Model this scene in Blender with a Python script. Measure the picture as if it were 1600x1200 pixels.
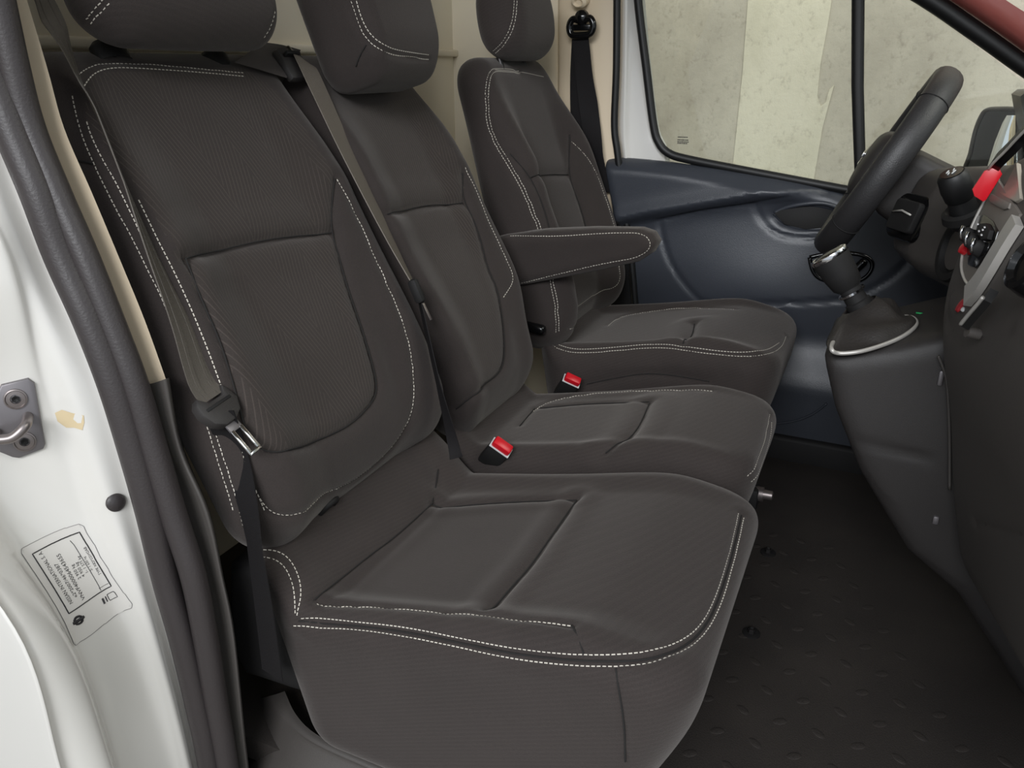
import bpy, bmesh, math, random
import numpy as np
from mathutils import Vector, Matrix
from mathutils.bvhtree import BVHTree

for o in list(bpy.data.objects):
    bpy.data.objects.remove(o)
scene = bpy.context.scene
COL = scene.collection
R = math.radians
rng = np.random.default_rng(7)

# ------------------------------------------------------------------ camera, world, lights, exposure
# X = vehicle forward, Y = across the cab away from the open door, Z = up from the cab floor (metres)
cam_d = bpy.data.cameras.new('camera')
cam = bpy.data.objects.new('camera', cam_d)
COL.objects.link(cam)
cam_d.sensor_width = 36.0
cam_d.lens = 27.675
cam_d.clip_start = 0.02
cam.location = (0, 0, 1.04)
cam.rotation_euler = (R(90 - 22), 0, R(25))
scene.camera = cam

world = bpy.data.worlds.new('sky')
scene.world = world
world.use_nodes = True
wn = world.node_tree.nodes
wn['Background'].inputs[0].default_value = (0.86, 0.93, 1.0, 1)
wn['Background'].inputs[1].default_value = 0.80

def area_light(name, loc, target, sx, sy, power, col):
    d = bpy.data.lights.new(name, 'AREA')
    d.shape = 'RECTANGLE'
    d.size, d.size_y, d.energy, d.color = sx, sy, power, col
    o = bpy.data.objects.new(name, d)
    COL.objects.link(o)
    o.location = loc
    o.rotation_euler = (Vector(target) - Vector(loc)).to_track_quat('-Z', 'Y').to_euler()
    return o
# open garage door behind the photographer and the lamp over the far concrete wall
area_light('garage_door_daylight', (0.3, -3.0, 3.0), (-0.3, 1.0, 0.4), 2.6, 1.4, 190, (0.95, 0.97, 1.0))
area_light('garage_ceiling_lamp', (-0.6, 3.0, 3.3), (-0.6, 3.7, 0.8), 3.0, 0.4, 40, (1.0, 0.92, 0.74))
area_light('front_fill_light', (1.9, 1.4, 3.1), (-0.4, 1.3, 0.4), 1.6, 1.6, 42, (1.0, 0.95, 0.88))  # added fill through the windscreen for seats and bulkhead, no lamp known there

scene.view_settings.view_transform = 'Standard'
scene.view_settings.look = 'None'
scene.view_settings.gamma = 1
scene.view_settings.exposure = 0.0
scene.view_settings.use_curve_mapping = False

# ------------------------------------------------------------------ materials
MATS = {}
def new_mat(name):
    m = bpy.data.materials.new(name)
    m.use_nodes = True
    MATS[name] = m
    nt = m.node_tree
    return m, nt, nt.nodes, nt.links, nt.nodes['Principled BSDF']
def lin(c):
    return tuple(((v / 255) / 12.92 if v / 255 <= 0.04045 else ((v / 255 + 0.055) / 1.055) ** 2.4) for v in c) + (1,)
def plain(name, rgb, rough=0.5, metal=0.0, spec=0.5, noise=0.0, nscale=60, bump=0.0, bscale=400, coat=0.0):
    m, nt, N, L, b = new_mat(name)
    c = lin(rgb)
    b.inputs['Base Color'].default_value = c
    b.inputs['Roughness'].default_value = rough
    b.inputs['Metallic'].default_value = metal
    b.inputs['Specular IOR Level'].default_value = spec
    b.inputs['Coat Weight'].default_value = coat
    tc = N.new('ShaderNodeTexCoord')
    if noise:
        n = N.new('ShaderNodeTexNoise'); n.inputs['Scale'].default_value = nscale; n.inputs['Detail'].default_value = 5
        r = N.new('ShaderNodeMapRange')
        r.inputs[3].default_value = 1 - noise; r.inputs[4].default_value = 1 + noise
        mx = N.new('ShaderNodeMix'); mx.data_type = 'RGBA'; mx.blend_type = 'MULTIPLY'
        mx.inputs[0].default_value = 1; mx.inputs[6].default_value = c
        L.new(tc.outputs['Object'], n.inputs['Vector']); L.new(n.outputs[0], r.inputs[0])
        L.new(r.outputs[0], mx.inputs[7]); L.new(mx.outputs[2], b.inputs['Base Color'])
    if bump:
        n = N.new('ShaderNodeTexNoise'); n.inputs['Scale'].default_value = bscale; n.inputs['Detail'].default_value = 3
        bp = N.new('ShaderNodeBump'); bp.inputs['Strength'].default_value = bump; bp.inputs['Distance'].default_value = 0.002
        L.new(tc.outputs['Object'], n.inputs['Vector']); L.new(n.outputs[0], bp.inputs['Height'])
        L.new(bp.outputs[0], b.inputs['Normal'])
    return m

def math_node(N, L, op, a, bv=None):
    n = N.new('ShaderNodeMath'); n.operation = op
    for i, x in enumerate((a, bv)):
        if x is None: continue
        if isinstance(x, (int, float)): n.inputs[i].default_value = x
        else: L.new(x, n.inputs[i])
    return n.outputs[0]

def fabric(name, rgb, pattern=None, rough=0.85, sheen=0.25):
    """woven seat cloth; pattern 'zig' = fine pale lines in zigzag bands, 'rib' = fine parallel ribs"""
    m, nt, N, L, b = new_mat(name)
    c = lin(rgb)
    b.inputs['Roughness'].default_value = rough
    b.inputs['Specular IOR Level'].default_value = 0.25
    b.inputs['Sheen Weight'].default_value = sheen
    b.inputs['Sheen Roughness'].default_value = 0.5
    b.inputs['Sheen Tint'].default_value = (0.75, 0.7, 0.66, 1)
    tc = N.new('ShaderNodeTexCoord')
    n = N.new('ShaderNodeTexNoise'); n.inputs['Scale'].default_value = 700; n.inputs['Detail'].default_value = 2
    L.new(tc.outputs['Object'], n.inputs['Vector'])
    n2 = N.new('ShaderNodeTexNoise'); n2.inputs['Scale'].default_value = 9; n2.inputs['Detail'].default_value = 4
    L.new(tc.outputs['Object'], n2.inputs['Vector'])
    v = math_node(N, L, 'ADD', math_node(N, L, 'MULTIPLY', n.outputs[0], 0.7), math_node(N, L, 'MULTIPLY', n2.outputs[0], 0.35))
    v = math_node(N, L, 'ADD', v, 0.48)
    height = n.outputs[0]
    if pattern:
        sx = N.new('ShaderNodeSeparateXYZ'); L.new(tc.outputs['Object'], sx.inputs[0])
        y, z, x = sx.outputs[1], sx.outputs[2], sx.outputs[0]
        up = math_node(N, L, 'SUBTRACT', math_node(N, L, 'MULTIPLY', z, 0.906), math_node(N, L, 'MULTIPLY', x, 0.42))
        if pattern == 'zig':
            # slanted bands, the slope of the fine lines flips from band to band
            band = math_node(N, L, 'PINGPONG', math_node(N, L, 'ADD', math_node(N, L, 'MULTIPLY', y, 7.2), math_node(N, L, 'MULTIPLY', up, 1.1)), 0.5)
            sg = math_node(N, L, 'SUBTRACT', math_node(N, L, 'MULTIPLY', math_node(N, L, 'GREATER_THAN', band, 0.25), 2.0), 1.0)
            q = math_node(N, L, 'ADD', y, math_node(N, L, 'MULTIPLY', math_node(N, L, 'MULTIPLY', up, 0.26), sg))
            fr = math_node(N, L, 'PINGPONG', math_node(N, L, 'MULTIPLY', q, 135.0), 0.5)
            line = math_node(N, L, 'LESS_THAN', fr, 0.10)
            big = N.new('ShaderNodeTexNoise'); big.inputs['Scale'].default_value = 7
            L.new(tc.outputs['Object'], big.inputs['Vector'])
            line = math_node(N, L, 'MULTIPLY', line, math_node(N, L, 'MULTIPLY', big.outputs[0], 1.2))
        else:
            ph2 = math_node(N, L, 'ADD', math_node(N, L, 'MULTIPLY', y, 30.0), math_node(N, L, 'MULTIPLY', up, 150.0))
            fr = math_node(N, L, 'PINGPONG', ph2, 0.5)
            line = math_node(N, L, 'MULTIPLY', math_node(N, L, 'LESS_THAN', fr, 0.2), 0.10)
        v = math_node(N, L, 'ADD', v, math_node(N, L, 'MULTIPLY', line, 1.0))
        height = math_node(N, L, 'ADD', height, math_node(N, L, 'MULTIPLY', line, 0.9))
    mx = N.new('ShaderNodeMix'); mx.data_type = 'RGBA'; mx.blend_type = 'MULTIPLY'
    mx.inputs[0].default_value = 1; mx.inputs[6].default_value = c
    L.new(v, mx.inputs[7]); L.new(mx.outputs[2], b.inputs['Base Color'])
    bp = N.new('ShaderNodeBump'); bp.inputs['Strength'].default_value = 0.45; bp.inputs['Distance'].default_value = 0.0012
    L.new(height, bp.inputs['Height']); L.new(bp.outputs[0], b.inputs['Normal'])
    return m

fabric('cloth', (50, 44, 42))
fabric('cloth_insert', (52, 46, 43), 'zig')
fabric('cloth_rib', (52, 46, 44), 'rib')
plain('vinyl', (46, 46, 50), 0.42, bump=0.25, bscale=500)
plain('thread', (205, 198, 186), 0.7)
plain('seam_shadow', (30, 28, 27), 0.9)
plain('plastic', (72, 68, 65), 0.5, bump=0.2, bscale=700, noise=0.05)
plain('plastic_console', (46, 43, 42), 0.55, bump=0.2, bscale=700, noise=0.05)
plain('plastic_dark', (30, 29, 29), 0.65, spec=0.3, bump=0.15, bscale=600)
plain('plastic_gloss', (14, 14, 15), 0.15)
plain('rubber', (55, 50, 50), 0.45, bump=0.2, bscale=300)
plain('rubber_black', (18, 18, 19), 0.5)
plain('door_plastic', (56, 59, 66), 0.36, bump=0.2, bscale=500)
plain('paint_white', (216, 213, 207), 0.22, coat=0.5, spec=0.5)
plain('trim_cream', (226, 208, 180), 0.5, bump=0.1, bscale=500)
plain('bulkhead_cream', (232, 222, 200), 0.45)
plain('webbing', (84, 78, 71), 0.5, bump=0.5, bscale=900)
plain('webbing_pale', (112, 104, 95), 0.5, bump=0.5, bscale=900)
plain('sealer', (205, 186, 150), 0.5)
plain('steel_dark', (70, 68, 68), 0.4, metal=0.8)
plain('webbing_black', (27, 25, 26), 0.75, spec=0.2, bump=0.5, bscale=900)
plain('red_plastic', (196, 20, 34), 0.3)
plain('red_dull', (150, 30, 38), 0.4)
plain('chrome', (205, 205, 208), 0.12, metal=1)
plain('satin_silver', (188, 184, 178), 0.38, metal=0.35)
plain('screen_grey', (168, 160, 148), 0.25)
plain('plastic_mid', (112, 106, 100), 0.5, bump=0.1, bscale=600)
plain('steel', (140, 132, 130), 0.38, metal=0.85)
plain('zinc_grey', (120, 116, 118), 0.42, metal=0.6)
plain('leather_wheel', (44, 43, 44), 0.45, bump=0.3, bscale=450)
plain('leather', (42, 38, 36), 0.6, bump=0.5, bscale=250)
plain('mirror_glass', (235, 238, 240), 0.02, metal=1)
plain('ink', (38, 36, 38), 0.6)
plain('label_film', (212, 208, 202), 0.35)
plain('salmon_red', (190, 106, 98), 0.3, coat=0.4)
plain('icon_white', (200, 200, 200), 0.5)
plain('icon_green', (40, 160, 90), 0.5)
plain('headliner', (190, 184, 172), 0.9)

def build_floor_mat():
    m, nt, N, L, b = new_mat('floor_rubber')
    tc = N.new('ShaderNodeTexCoord')
    n = N.new('ShaderNodeTexNoise'); n.inputs['Scale'].default_value = 420; n.inputs['Detail'].default_value = 2
    n2 = N.new('ShaderNodeTexNoise'); n2.inputs['Scale'].default_value = 6; n2.inputs['Detail'].default_value = 6
    L.new(tc.outputs['Object'], n.inputs['Vector']); L.new(tc.outputs['Object'], n2.inputs['Vector'])
    r = N.new('ShaderNodeValToRGB')
    r.color_ramp.elements[0].position = 0.3; r.color_ramp.elements[0].color = lin((34, 30, 28))
    r.color_ramp.elements[1].position = 0.75; r.color_ramp.elements[1].color = lin((58, 52, 47))
    v = math_node(N, L, 'ADD', math_node(N, L, 'MULTIPLY', n.outputs[0], 0.5), math_node(N, L, 'MULTIPLY', n2.outputs[0], 0.5))
    L.new(v, r.inputs[0]); L.new(r.outputs[0], b.inputs['Base Color'])
    b.inputs['Roughness'].default_value = 0.75
    bp = N.new('ShaderNodeBump'); bp.inputs['Strength'].default_value = 0.6; bp.inputs['Distance'].default_value = 0.0015
    L.new(n.outputs[0], bp.inputs['Height']); L.new(bp.outputs[0], b.inputs['Normal'])
build_floor_mat()

def build_concrete(name, c0, c1):
    m, nt, N, L, b = new_mat(name)
    tc = N.new('ShaderNodeTexCoord')
    n = N.new('ShaderNodeTexNoise'); n.inputs['Scale'].default_value = 2.2; n.inputs['Detail'].default_value = 9; n.inputs['Roughness'].default_value = 0.68
    mp = N.new('ShaderNodeMapping'); mp.inputs['Scale'].default_value = (1, 1, 0.85)
    L.new(tc.outputs['Object'], mp.inputs[0]); L.new(mp.outputs[0], n.inputs['Vector'])
    r = N.new('ShaderNodeValToRGB')
    r.color_ramp.elements[0].position = 0.32; r.color_ramp.elements[0].color = lin(c0)
    r.color_ramp.elements[1].position = 0.62; r.color_ramp.elements[1].color = lin(c1)
    L.new(n.outputs[0], r.inputs[0])
    p = N.new('ShaderNodeTexNoise'); p.inputs['Scale'].default_value = 34; p.inputs['Detail'].default_value = 8; p.inputs['Roughness'].default_value = 0.7
    L.new(mp.outputs[0], p.inputs['Vector'])
    pr = N.new('ShaderNodeValToRGB')
    pr.color_ramp.elements[0].position = 0.25; pr.color_ramp.elements[0].color = (0.62, 0.60, 0.58, 1)
    pr.color_ramp.elements[1].position = 0.46; pr.color_ramp.elements[1].color = (1, 1, 1, 1)
    L.new(p.outputs[0], pr.inputs[0])
    mx = N.new('ShaderNodeMix'); mx.data_type = 'RGBA'; mx.blend_type = 'MULTIPLY'; mx.inputs[0].default_value = 0.8
    L.new(r.outputs[0], mx.inputs[6]); L.new(pr.outputs[0], mx.inputs[7]); L.new(mx.outputs[2], b.inputs['Base Color'])
    b.inputs['Roughness'].default_value = 0.85
    bp = N.new('ShaderNodeBump'); bp.inputs['Strength'].default_value = 0.3; bp.inputs['Distance'].default_value = 0.01
    L.new(p.outputs[0], bp.inputs['Height']); L.new(bp.outputs[0], b.inputs['Normal'])
build_concrete('concrete', (176, 169, 155), (205, 199, 184))
build_concrete('concrete_reflection', (208, 203, 182), (230, 225, 206))  # wall concrete lightened by the window reflection painted into its colour
build_concrete('concrete_ground', (120, 116, 110), (150, 146, 138))

def build_glass():
    m, nt, N, L, b = new_mat('window_glass')
    out = N['Material Output']
    t = N.new('ShaderNodeBsdfTransparent'); t.inputs[0].default_value = (0.93, 0.95, 0.93, 1)
    g = N.new('ShaderNodeBsdfGlossy'); g.inputs['Roughness'].default_value = 0.01
    f = N.new('ShaderNodeFresnel'); f.inputs[0].default_value = 1.35
    mx = N.new('ShaderNodeMixShader')
    L.new(f.outputs[0], mx.inputs[0]); L.new(t.outputs[0], mx.inputs[1]); L.new(g.outputs[0], mx.inputs[2])
    L.new(mx.outputs[0], out.inputs[0])
build_glass()

# ------------------------------------------------------------------ object helpers
def top_origin(p):
    while p.parent: p = p.parent
    return np.array(p.location)
def obj(name, verts, faces, mat, parent=None, smooth=True, angle=None):
    v = np.asarray(verts, float).reshape(-1, 3)
    if parent is not None: v = v - top_origin(parent)
    me = bpy.data.meshes.new(name)
    me.from_pydata(v.tolist(), [], [list(map(int, f)) for f in faces])
    me.materials.append(MATS[mat])
    me.validate()
    if smooth:
        me.polygons.foreach_set('use_smooth', [True] * len(me.polygons))
        if angle: me.set_sharp_from_angle(angle=R(angle))
    me.update()
    o = bpy.data.objects.new(name, me)
    COL.objects.link(o)
    if parent is not None: o.parent = parent
    return o
def thing(name, label, cat, loc, group=None):
    o = bpy.data.objects.new(name, None); COL.objects.link(o)
    o.empty_display_size = 0.05
    o.location = loc
    o['label'] = label; o['category'] = cat
    if group: o['group'] = group
    return o
def tag(o, label, cat, group=None):
    o['label'] = label; o['category'] = cat
    if group: o['group'] = group
    return o
def struct(o, label=None):
    o['kind'] = 'structure'
    if label: o['label'] = label
    return o
class MB:
    """collects several shapes into one mesh"""
    def __init__(s): s.v, s.f, s.n = [], [], 0
    def add(s, vf):
        v, f = vf
        v = np.asarray(v, float)
        s.v.append(v); s.f += [[i + s.n for i in q] for q in f]; s.n += len(v); return s
    def obj(s, name, mat, parent=None, smooth=True, angle=40):
        return obj(name, np.concatenate(s.v), s.f, mat, parent, smooth, angle)
def frame(axis, up=(0, 0, 1)):
    a = np.array(axis, float); a /= np.linalg.norm(a)
    u = np.array(up, float); u = u - a * (u @ a)
    if np.linalg.norm(u) < 1e-6:
        u = np.array((1.0, 0, 0)); u = u - a * (u @ a)
    u /= np.linalg.norm(u)
    return a, u, np.cross(a, u)
def spline(pts, n=8, closed=False):
    """Catmull-Rom through pts"""
    P = np.asarray(pts, float)
    m = len(P); out = []
    rngi = range(m) if closed else range(m - 1)
    for i in rngi:
        if closed: p0, p1, p2, p3 = P[i - 1], P[i], P[(i + 1) % m], P[(i + 2) % m]
        else: p0, p1, p2, p3 = P[max(i - 1, 0)], P[i], P[i + 1], P[min(i + 2, m - 1)]
        for k in range(n):
            t = k / n
            out.append(0.5 * ((2 * p1) + (-p0 + p2) * t + (2 * p0 - 5 * p1 + 4 * p2 - p3) * t * t + (-p0 + 3 * p1 - 3 * p2 + p3) * t ** 3))
    if not closed: out.append(P[-1])
    return np.array(out)
def resample(P, step):
    P = np.asarray(P, float)
    d = np.r_[0, np.cumsum(np.linalg.norm(np.diff(P, axis=0), axis=1))]
    n = max(2, int(d[-1] / step) + 1)
    s = np.linspace(0, d[-1], n)
    return np.stack([np.interp(s, d, P[:, i]) for i in range(P.shape[1])], 1)
def tube(P, r, seg=10, closed=False, caps=True):
    P = np.asarray(P, float); n = len(P)
    rr = np.full(n, r) if np.isscalar(r) else np.asarray(r, float)
    T = np.gradient(P, axis=0)
    if closed:
        T = np.roll(P, -1, 0) - np.roll(P, 1, 0)
    T /= np.linalg.norm(T, axis=1)[:, None] + 1e-12
    _, u, _ = frame(T[0])
    V, F = [], []
    for i in range(n):
        u = u - T[i] * (u @ T[i]); u /= np.linalg.norm(u)
        w = np.cross(T[i], u)
        for k in range(seg):
            a = 2 * math.pi * k / seg
            V.append(P[i] + rr[i] * (u * math.cos(a) + w * math.sin(a)))
    for i in range(n if closed else n - 1):
        j = (i + 1) % n
        for k in range(seg):
            l = (k + 1) % seg
            F.append([i * seg + k, i * seg + l, j * seg + l, j * seg + k])
    if caps and not closed:
        F.append(list(range(seg))[::-1]); F.append([(n - 1) * seg + k for k in range(seg)])
    return np.array(V), F
def ribbon(P, W, th):
    """strap: centre points P, half-width vectors W, thickness th"""
    P = np.asarray(P, float); W = np.asarray(W, float); n = len(P)
    T = np.gradient(P, axis=0); N_ = np.cross(T, W); N_ /= np.linalg.norm(N_, axis=1)[:, None] + 1e-12
    V = []
    for i in range(n):
        for s, t in ((-1, -1), (-.5, -1), (.5, -1), (1, -1), (1, 1), (.5, 1), (-.5, 1), (-1, 1)):
            V.append(P[i] + W[i] * s + N_[i] * th * .5 * t)
    F = []
    for i in range(n - 1):
        for k in range(8):
            l = (k + 1) % 8
            F.append([i * 8 + k, i * 8 + l, i * 8 + 8 + l, i * 8 + 8 + k])
    F.append(list(range(8))[::-1]); F.append([(n - 1) * 8 + k for k in range(8)])
    return np.array(V), F
def lathe(profile, origin, axis, seg=28, up=(0, 0, 1), sq=None):
    """profile: (distance along axis, radius); closed where radius is 0. sq = (a, b) scales the two radial axes"""
    a, u, w = frame(axis, up); o = np.array(origin, float)
    su, sw = sq or (1, 1)
    V, F, rows = [], [], []
    for h, r in profile:
        if r < 1e-6:
            rows.append([len(V)]); V.append(o + a * h)
        else:
            rows.append(list(range(len(V), len(V) + seg)))
            for k in range(seg):
                t = 2 * math.pi * k / seg
                V.append(o + a * h + r * (su * u * math.cos(t) + sw * w * math.sin(t)))
    for p, q in zip(rows[:-1], rows[1:]):
        for k in range(seg):
            l = (k + 1) % seg
            if len(p) == 1 and len(q) == 1: continue
            if len(p) == 1: F.append([p[0], q[l], q[k]])
            elif len(q) == 1: F.append([p[k], p[l], q[0]])
            else: F.append([p[k], p[l], q[l], q[k]])
    return np.array(V), F
def prism(poly, o, eu, ev, en, depth, bevel=0.0, steps=2):
    """polygon (u,v) extruded from the plane at o along en by depth, front edge bevelled"""
    poly = np.asarray(poly, float)
    A = 0.5 * np.sum(poly[:, 0] * np.roll(poly[:, 1], -1) - np.roll(poly[:, 0], -1) * poly[:, 1])
    if A < 0: poly = poly[::-1]
    o, eu, ev, en = (np.array(q, float) for q in (o, eu, ev, en))
    n = len(poly)
    e = np.roll(poly, -1, 0) - poly; e /= np.linalg.norm(e, axis=1)[:, None] + 1e-12
    nr = np.stack([e[:, 1], -e[:, 0]], 1); nn = nr + np.roll(nr, 1, 0); nn /= np.linalg.norm(nn, axis=1)[:, None] + 1e-9
    rings = [(0, 0)]
    if bevel:
        for k in range(steps + 1):
            a = k / steps * math.pi / 2
            rings.append((bevel * (1 - math.cos(a)), depth - bevel + bevel * math.sin(a)))
    else: rings.append((0, depth))
    V, F = [], []
    for ins, h in rings:
        q = poly - nn * ins
        for u, v in q: V.append(o + eu * u + ev * v + en * h)
    m = len(rings)
    for i in range(m - 1):
        for k in range(n):
            l = (k + 1) % n
            F.append([i * n + k, i * n + l, (i + 1) * n + l, (i + 1) * n + k])
    F.append([(m - 1) * n + k for k in range(n)]); F.append(list(range(n))[::-1])
    V = np.array(V)
    if np.cross(eu, ev) @ en < 0: F = [f[::-1] for f in F]
    return V, F
def rrect(w, h, r, n=5, cx=0, cy=0):
    out = []
    for sx, sy, a0 in ((1, 1, 0), (-1, 1, 90), (-1, -1, 180), (1, -1, 270)):
        for k in range(n + 1):
            a = R(a0 + 90 * k / n)
            out.append((cx + sx * (w / 2 - r) + r * math.cos(a), cy + sy * (h / 2 - r) + r * math.sin(a)))
    return out
def rbox(c, size, r, ax=((1, 0, 0), (0, 1, 0), (0, 0, 1)), seg=2):
    bm = bmesh.new(); bmesh.ops.create_cube(bm, size=1)
    for v in bm.verts: v.co = Vector((v.co.x * size[0], v.co.y * size[1], v.co.z * size[2]))
    if r: bmesh.ops.bevel(bm, geom=list(bm.edges), offset=r, segments=seg, profile=0.5, affect='EDGES')
    A = np.array(ax, float)
    V = np.array([np.array(c) + A[0] * v.co.x + A[1] * v.co.y + A[2] * v.co.z for v in bm.verts])
    F = [[v.index for v in f.verts] for f in bm.faces]
    if np.linalg.det(A) < 0: F = [f[::-1] for f in F]
    bm.free(); return V, F

# ------------------------------------------------------------------ implicit surfaces (foam and mouldings)
def smax(a, b, k): 
    h = np.maximum(k - np.abs(a - b), 0) / k
    return np.maximum(a, b) + h * h * k * 0.25
def smin(a, b, k): return -smax(-a, -b, k)
def sstep(a, b, x):
    t = np.clip((x - a) / (b - a), 0, 1); return t * t * (3 - 2 * t)
def rr2(x, y, hx, hy, r):
    qx = np.abs(x) - hx + r; qy = np.abs(y) - hy + r
    return np.hypot(np.maximum(qx, 0), np.maximum(qy, 0)) + np.minimum(np.maximum(qx, qy), 0) - r
def ell(x, y, z, a, b, c):
    k = np.sqrt((x / a) ** 2 + (y / b) ** 2 + (z / c) ** 2); return (k - 1) * min(a, b, c)
def poly2(x, y, P):
    """signed distance to polygon"""
    P = np.asarray(P, float); d = np.full(np.shape(x), 1e9); s = np.ones(np.shape(x))
    for i in range(len(P)):
        a, b = P[i], P[i - 1]
        ex, ey = b - a; wx, wy = x - a[0], y - a[1]
        t = np.clip((wx * ex + wy * ey) / (ex * ex + ey * ey), 0, 1)
        d = np.minimum(d, np.hypot(wx - ex * t, wy - ey * t))
        c1 = y >= a[1]; c2 = y < b[1]; c3 = ex * wy > ey * wx
        flip = (c1 & c2 & c3) | (~c1 & ~c2 & ~c3)
        s = np.where(flip, -s, s)
    return s * d
def surfnet(fn, lo, hi, h):
    lo = np.array(lo, float); n = np.maximum(2, np.ceil((np.array(hi) - lo) / h).astype(int) + 1)
    ax = [lo[i] + h * np.arange(n[i]) for i in range(3)]
    X, Y, Z = np.meshgrid(*ax, indexing='ij')
    D = fn(X, Y, Z); S = D < 0
    c = [slice(0, -1), slice(1, None)]
    acc = np.zeros((n[0] - 1, n[1] - 1, n[2] - 1, 3)); cnt = np.zeros(acc.shape[:3])
    cor = [(i, j, k) for i in (0, 1) for j in (0, 1) for k in (0, 1)]
    for p in cor:
        for a in range(3):
            if p[a]: continue
            q = list(p); q[a] = 1
            dp = D[c[p[0]], c[p[1]], c[p[2]]]; dq = D[c[q[0]], c[q[1]], c[q[2]]]
            m = (dp < 0) != (dq < 0)
            t = np.where(m, dp / np.where(m, dp - dq, 1), 0)
            for b in range(3):
                acc[..., b] += m * (p[b] + (t if b == a else 0))
            cnt += m
    act = cnt > 0
    idx = np.full(act.shape, -1); idx[act] = np.arange(act.sum())
    ii = np.argwhere(act)
    V = lo + h * (ii + acc[act] / cnt[act][:, None])
    F = []
    for a in range(3):
        b, d = (a + 1) % 3, (a + 2) % 3
        s0 = [slice(None)] * 3; s1 = [slice(None)] * 3
        s0[a] = slice(0, -1); s1[a] = slice(1, None)
        A, B = S[tuple(s0)], S[tuple(s1)]
        e = np.argwhere(A != B)
        e = e[(e[:, b] > 0) & (e[:, d] > 0) & (e[:, b] < n[b] - 1) & (e[:, d] < n[d] - 1)]
        fl = A[tuple(e.T)]
        def g(db, dd):
            q = e.copy(); q[:, b] -= db; q[:, d] -= dd
            return idx[tuple(q.T)]
        Q = np.stack([g(1, 1), g(0, 1), g(0, 0), g(1, 0)], 1)
        Q[~fl] = Q[~fl][:, ::-1]
        F.append(Q)
    F = np.concatenate(F)
    e = h * 0.25
    for _ in range(2):
        x, y, z = V.T
        f0 = fn(x, y, z)
        G = np.stack([fn(x + e, y, z) - fn(x - e, y, z), fn(x, y + e, z) - fn(x, y - e, z), fn(x, y, z + e) - fn(x, y, z - e)], 1) / (2 * e)
        g2 = (G * G).sum(1) + 1e-6
        st = np.clip(f0 / g2, -h, h)
        V = V - G * st[:, None] * 0.8
    return V, F
def normals(V, F):
    N_ = np.zeros_like(V)
    F = np.asarray(F)
    n = np.cross(V[F[:, 2]] - V[F[:, 0]], V[F[:, 3]] - V[F[:, 1]])
    for k in range(4): np.add.at(N_, F[:, k], n)
    return N_ / (np.linalg.norm(N_, axis=1)[:, None] + 1e-12)
def kd_dist(V, P):
    """distance from each V to the dense point chain P (chunked)"""
    out = np.full(len(V), 1e9)
    lo, hi = P.min(0) - 0.06, P.max(0) + 0.06
    m = np.where(((V > lo) & (V < hi)).all(1))[0]
    for s in range(0, len(m), 4000):
        q = m[s:s + 4000]
        out[q] = np.sqrt(((V[q][:, None] - P[None]) ** 2).sum(2).min(1))
    return out
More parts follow.
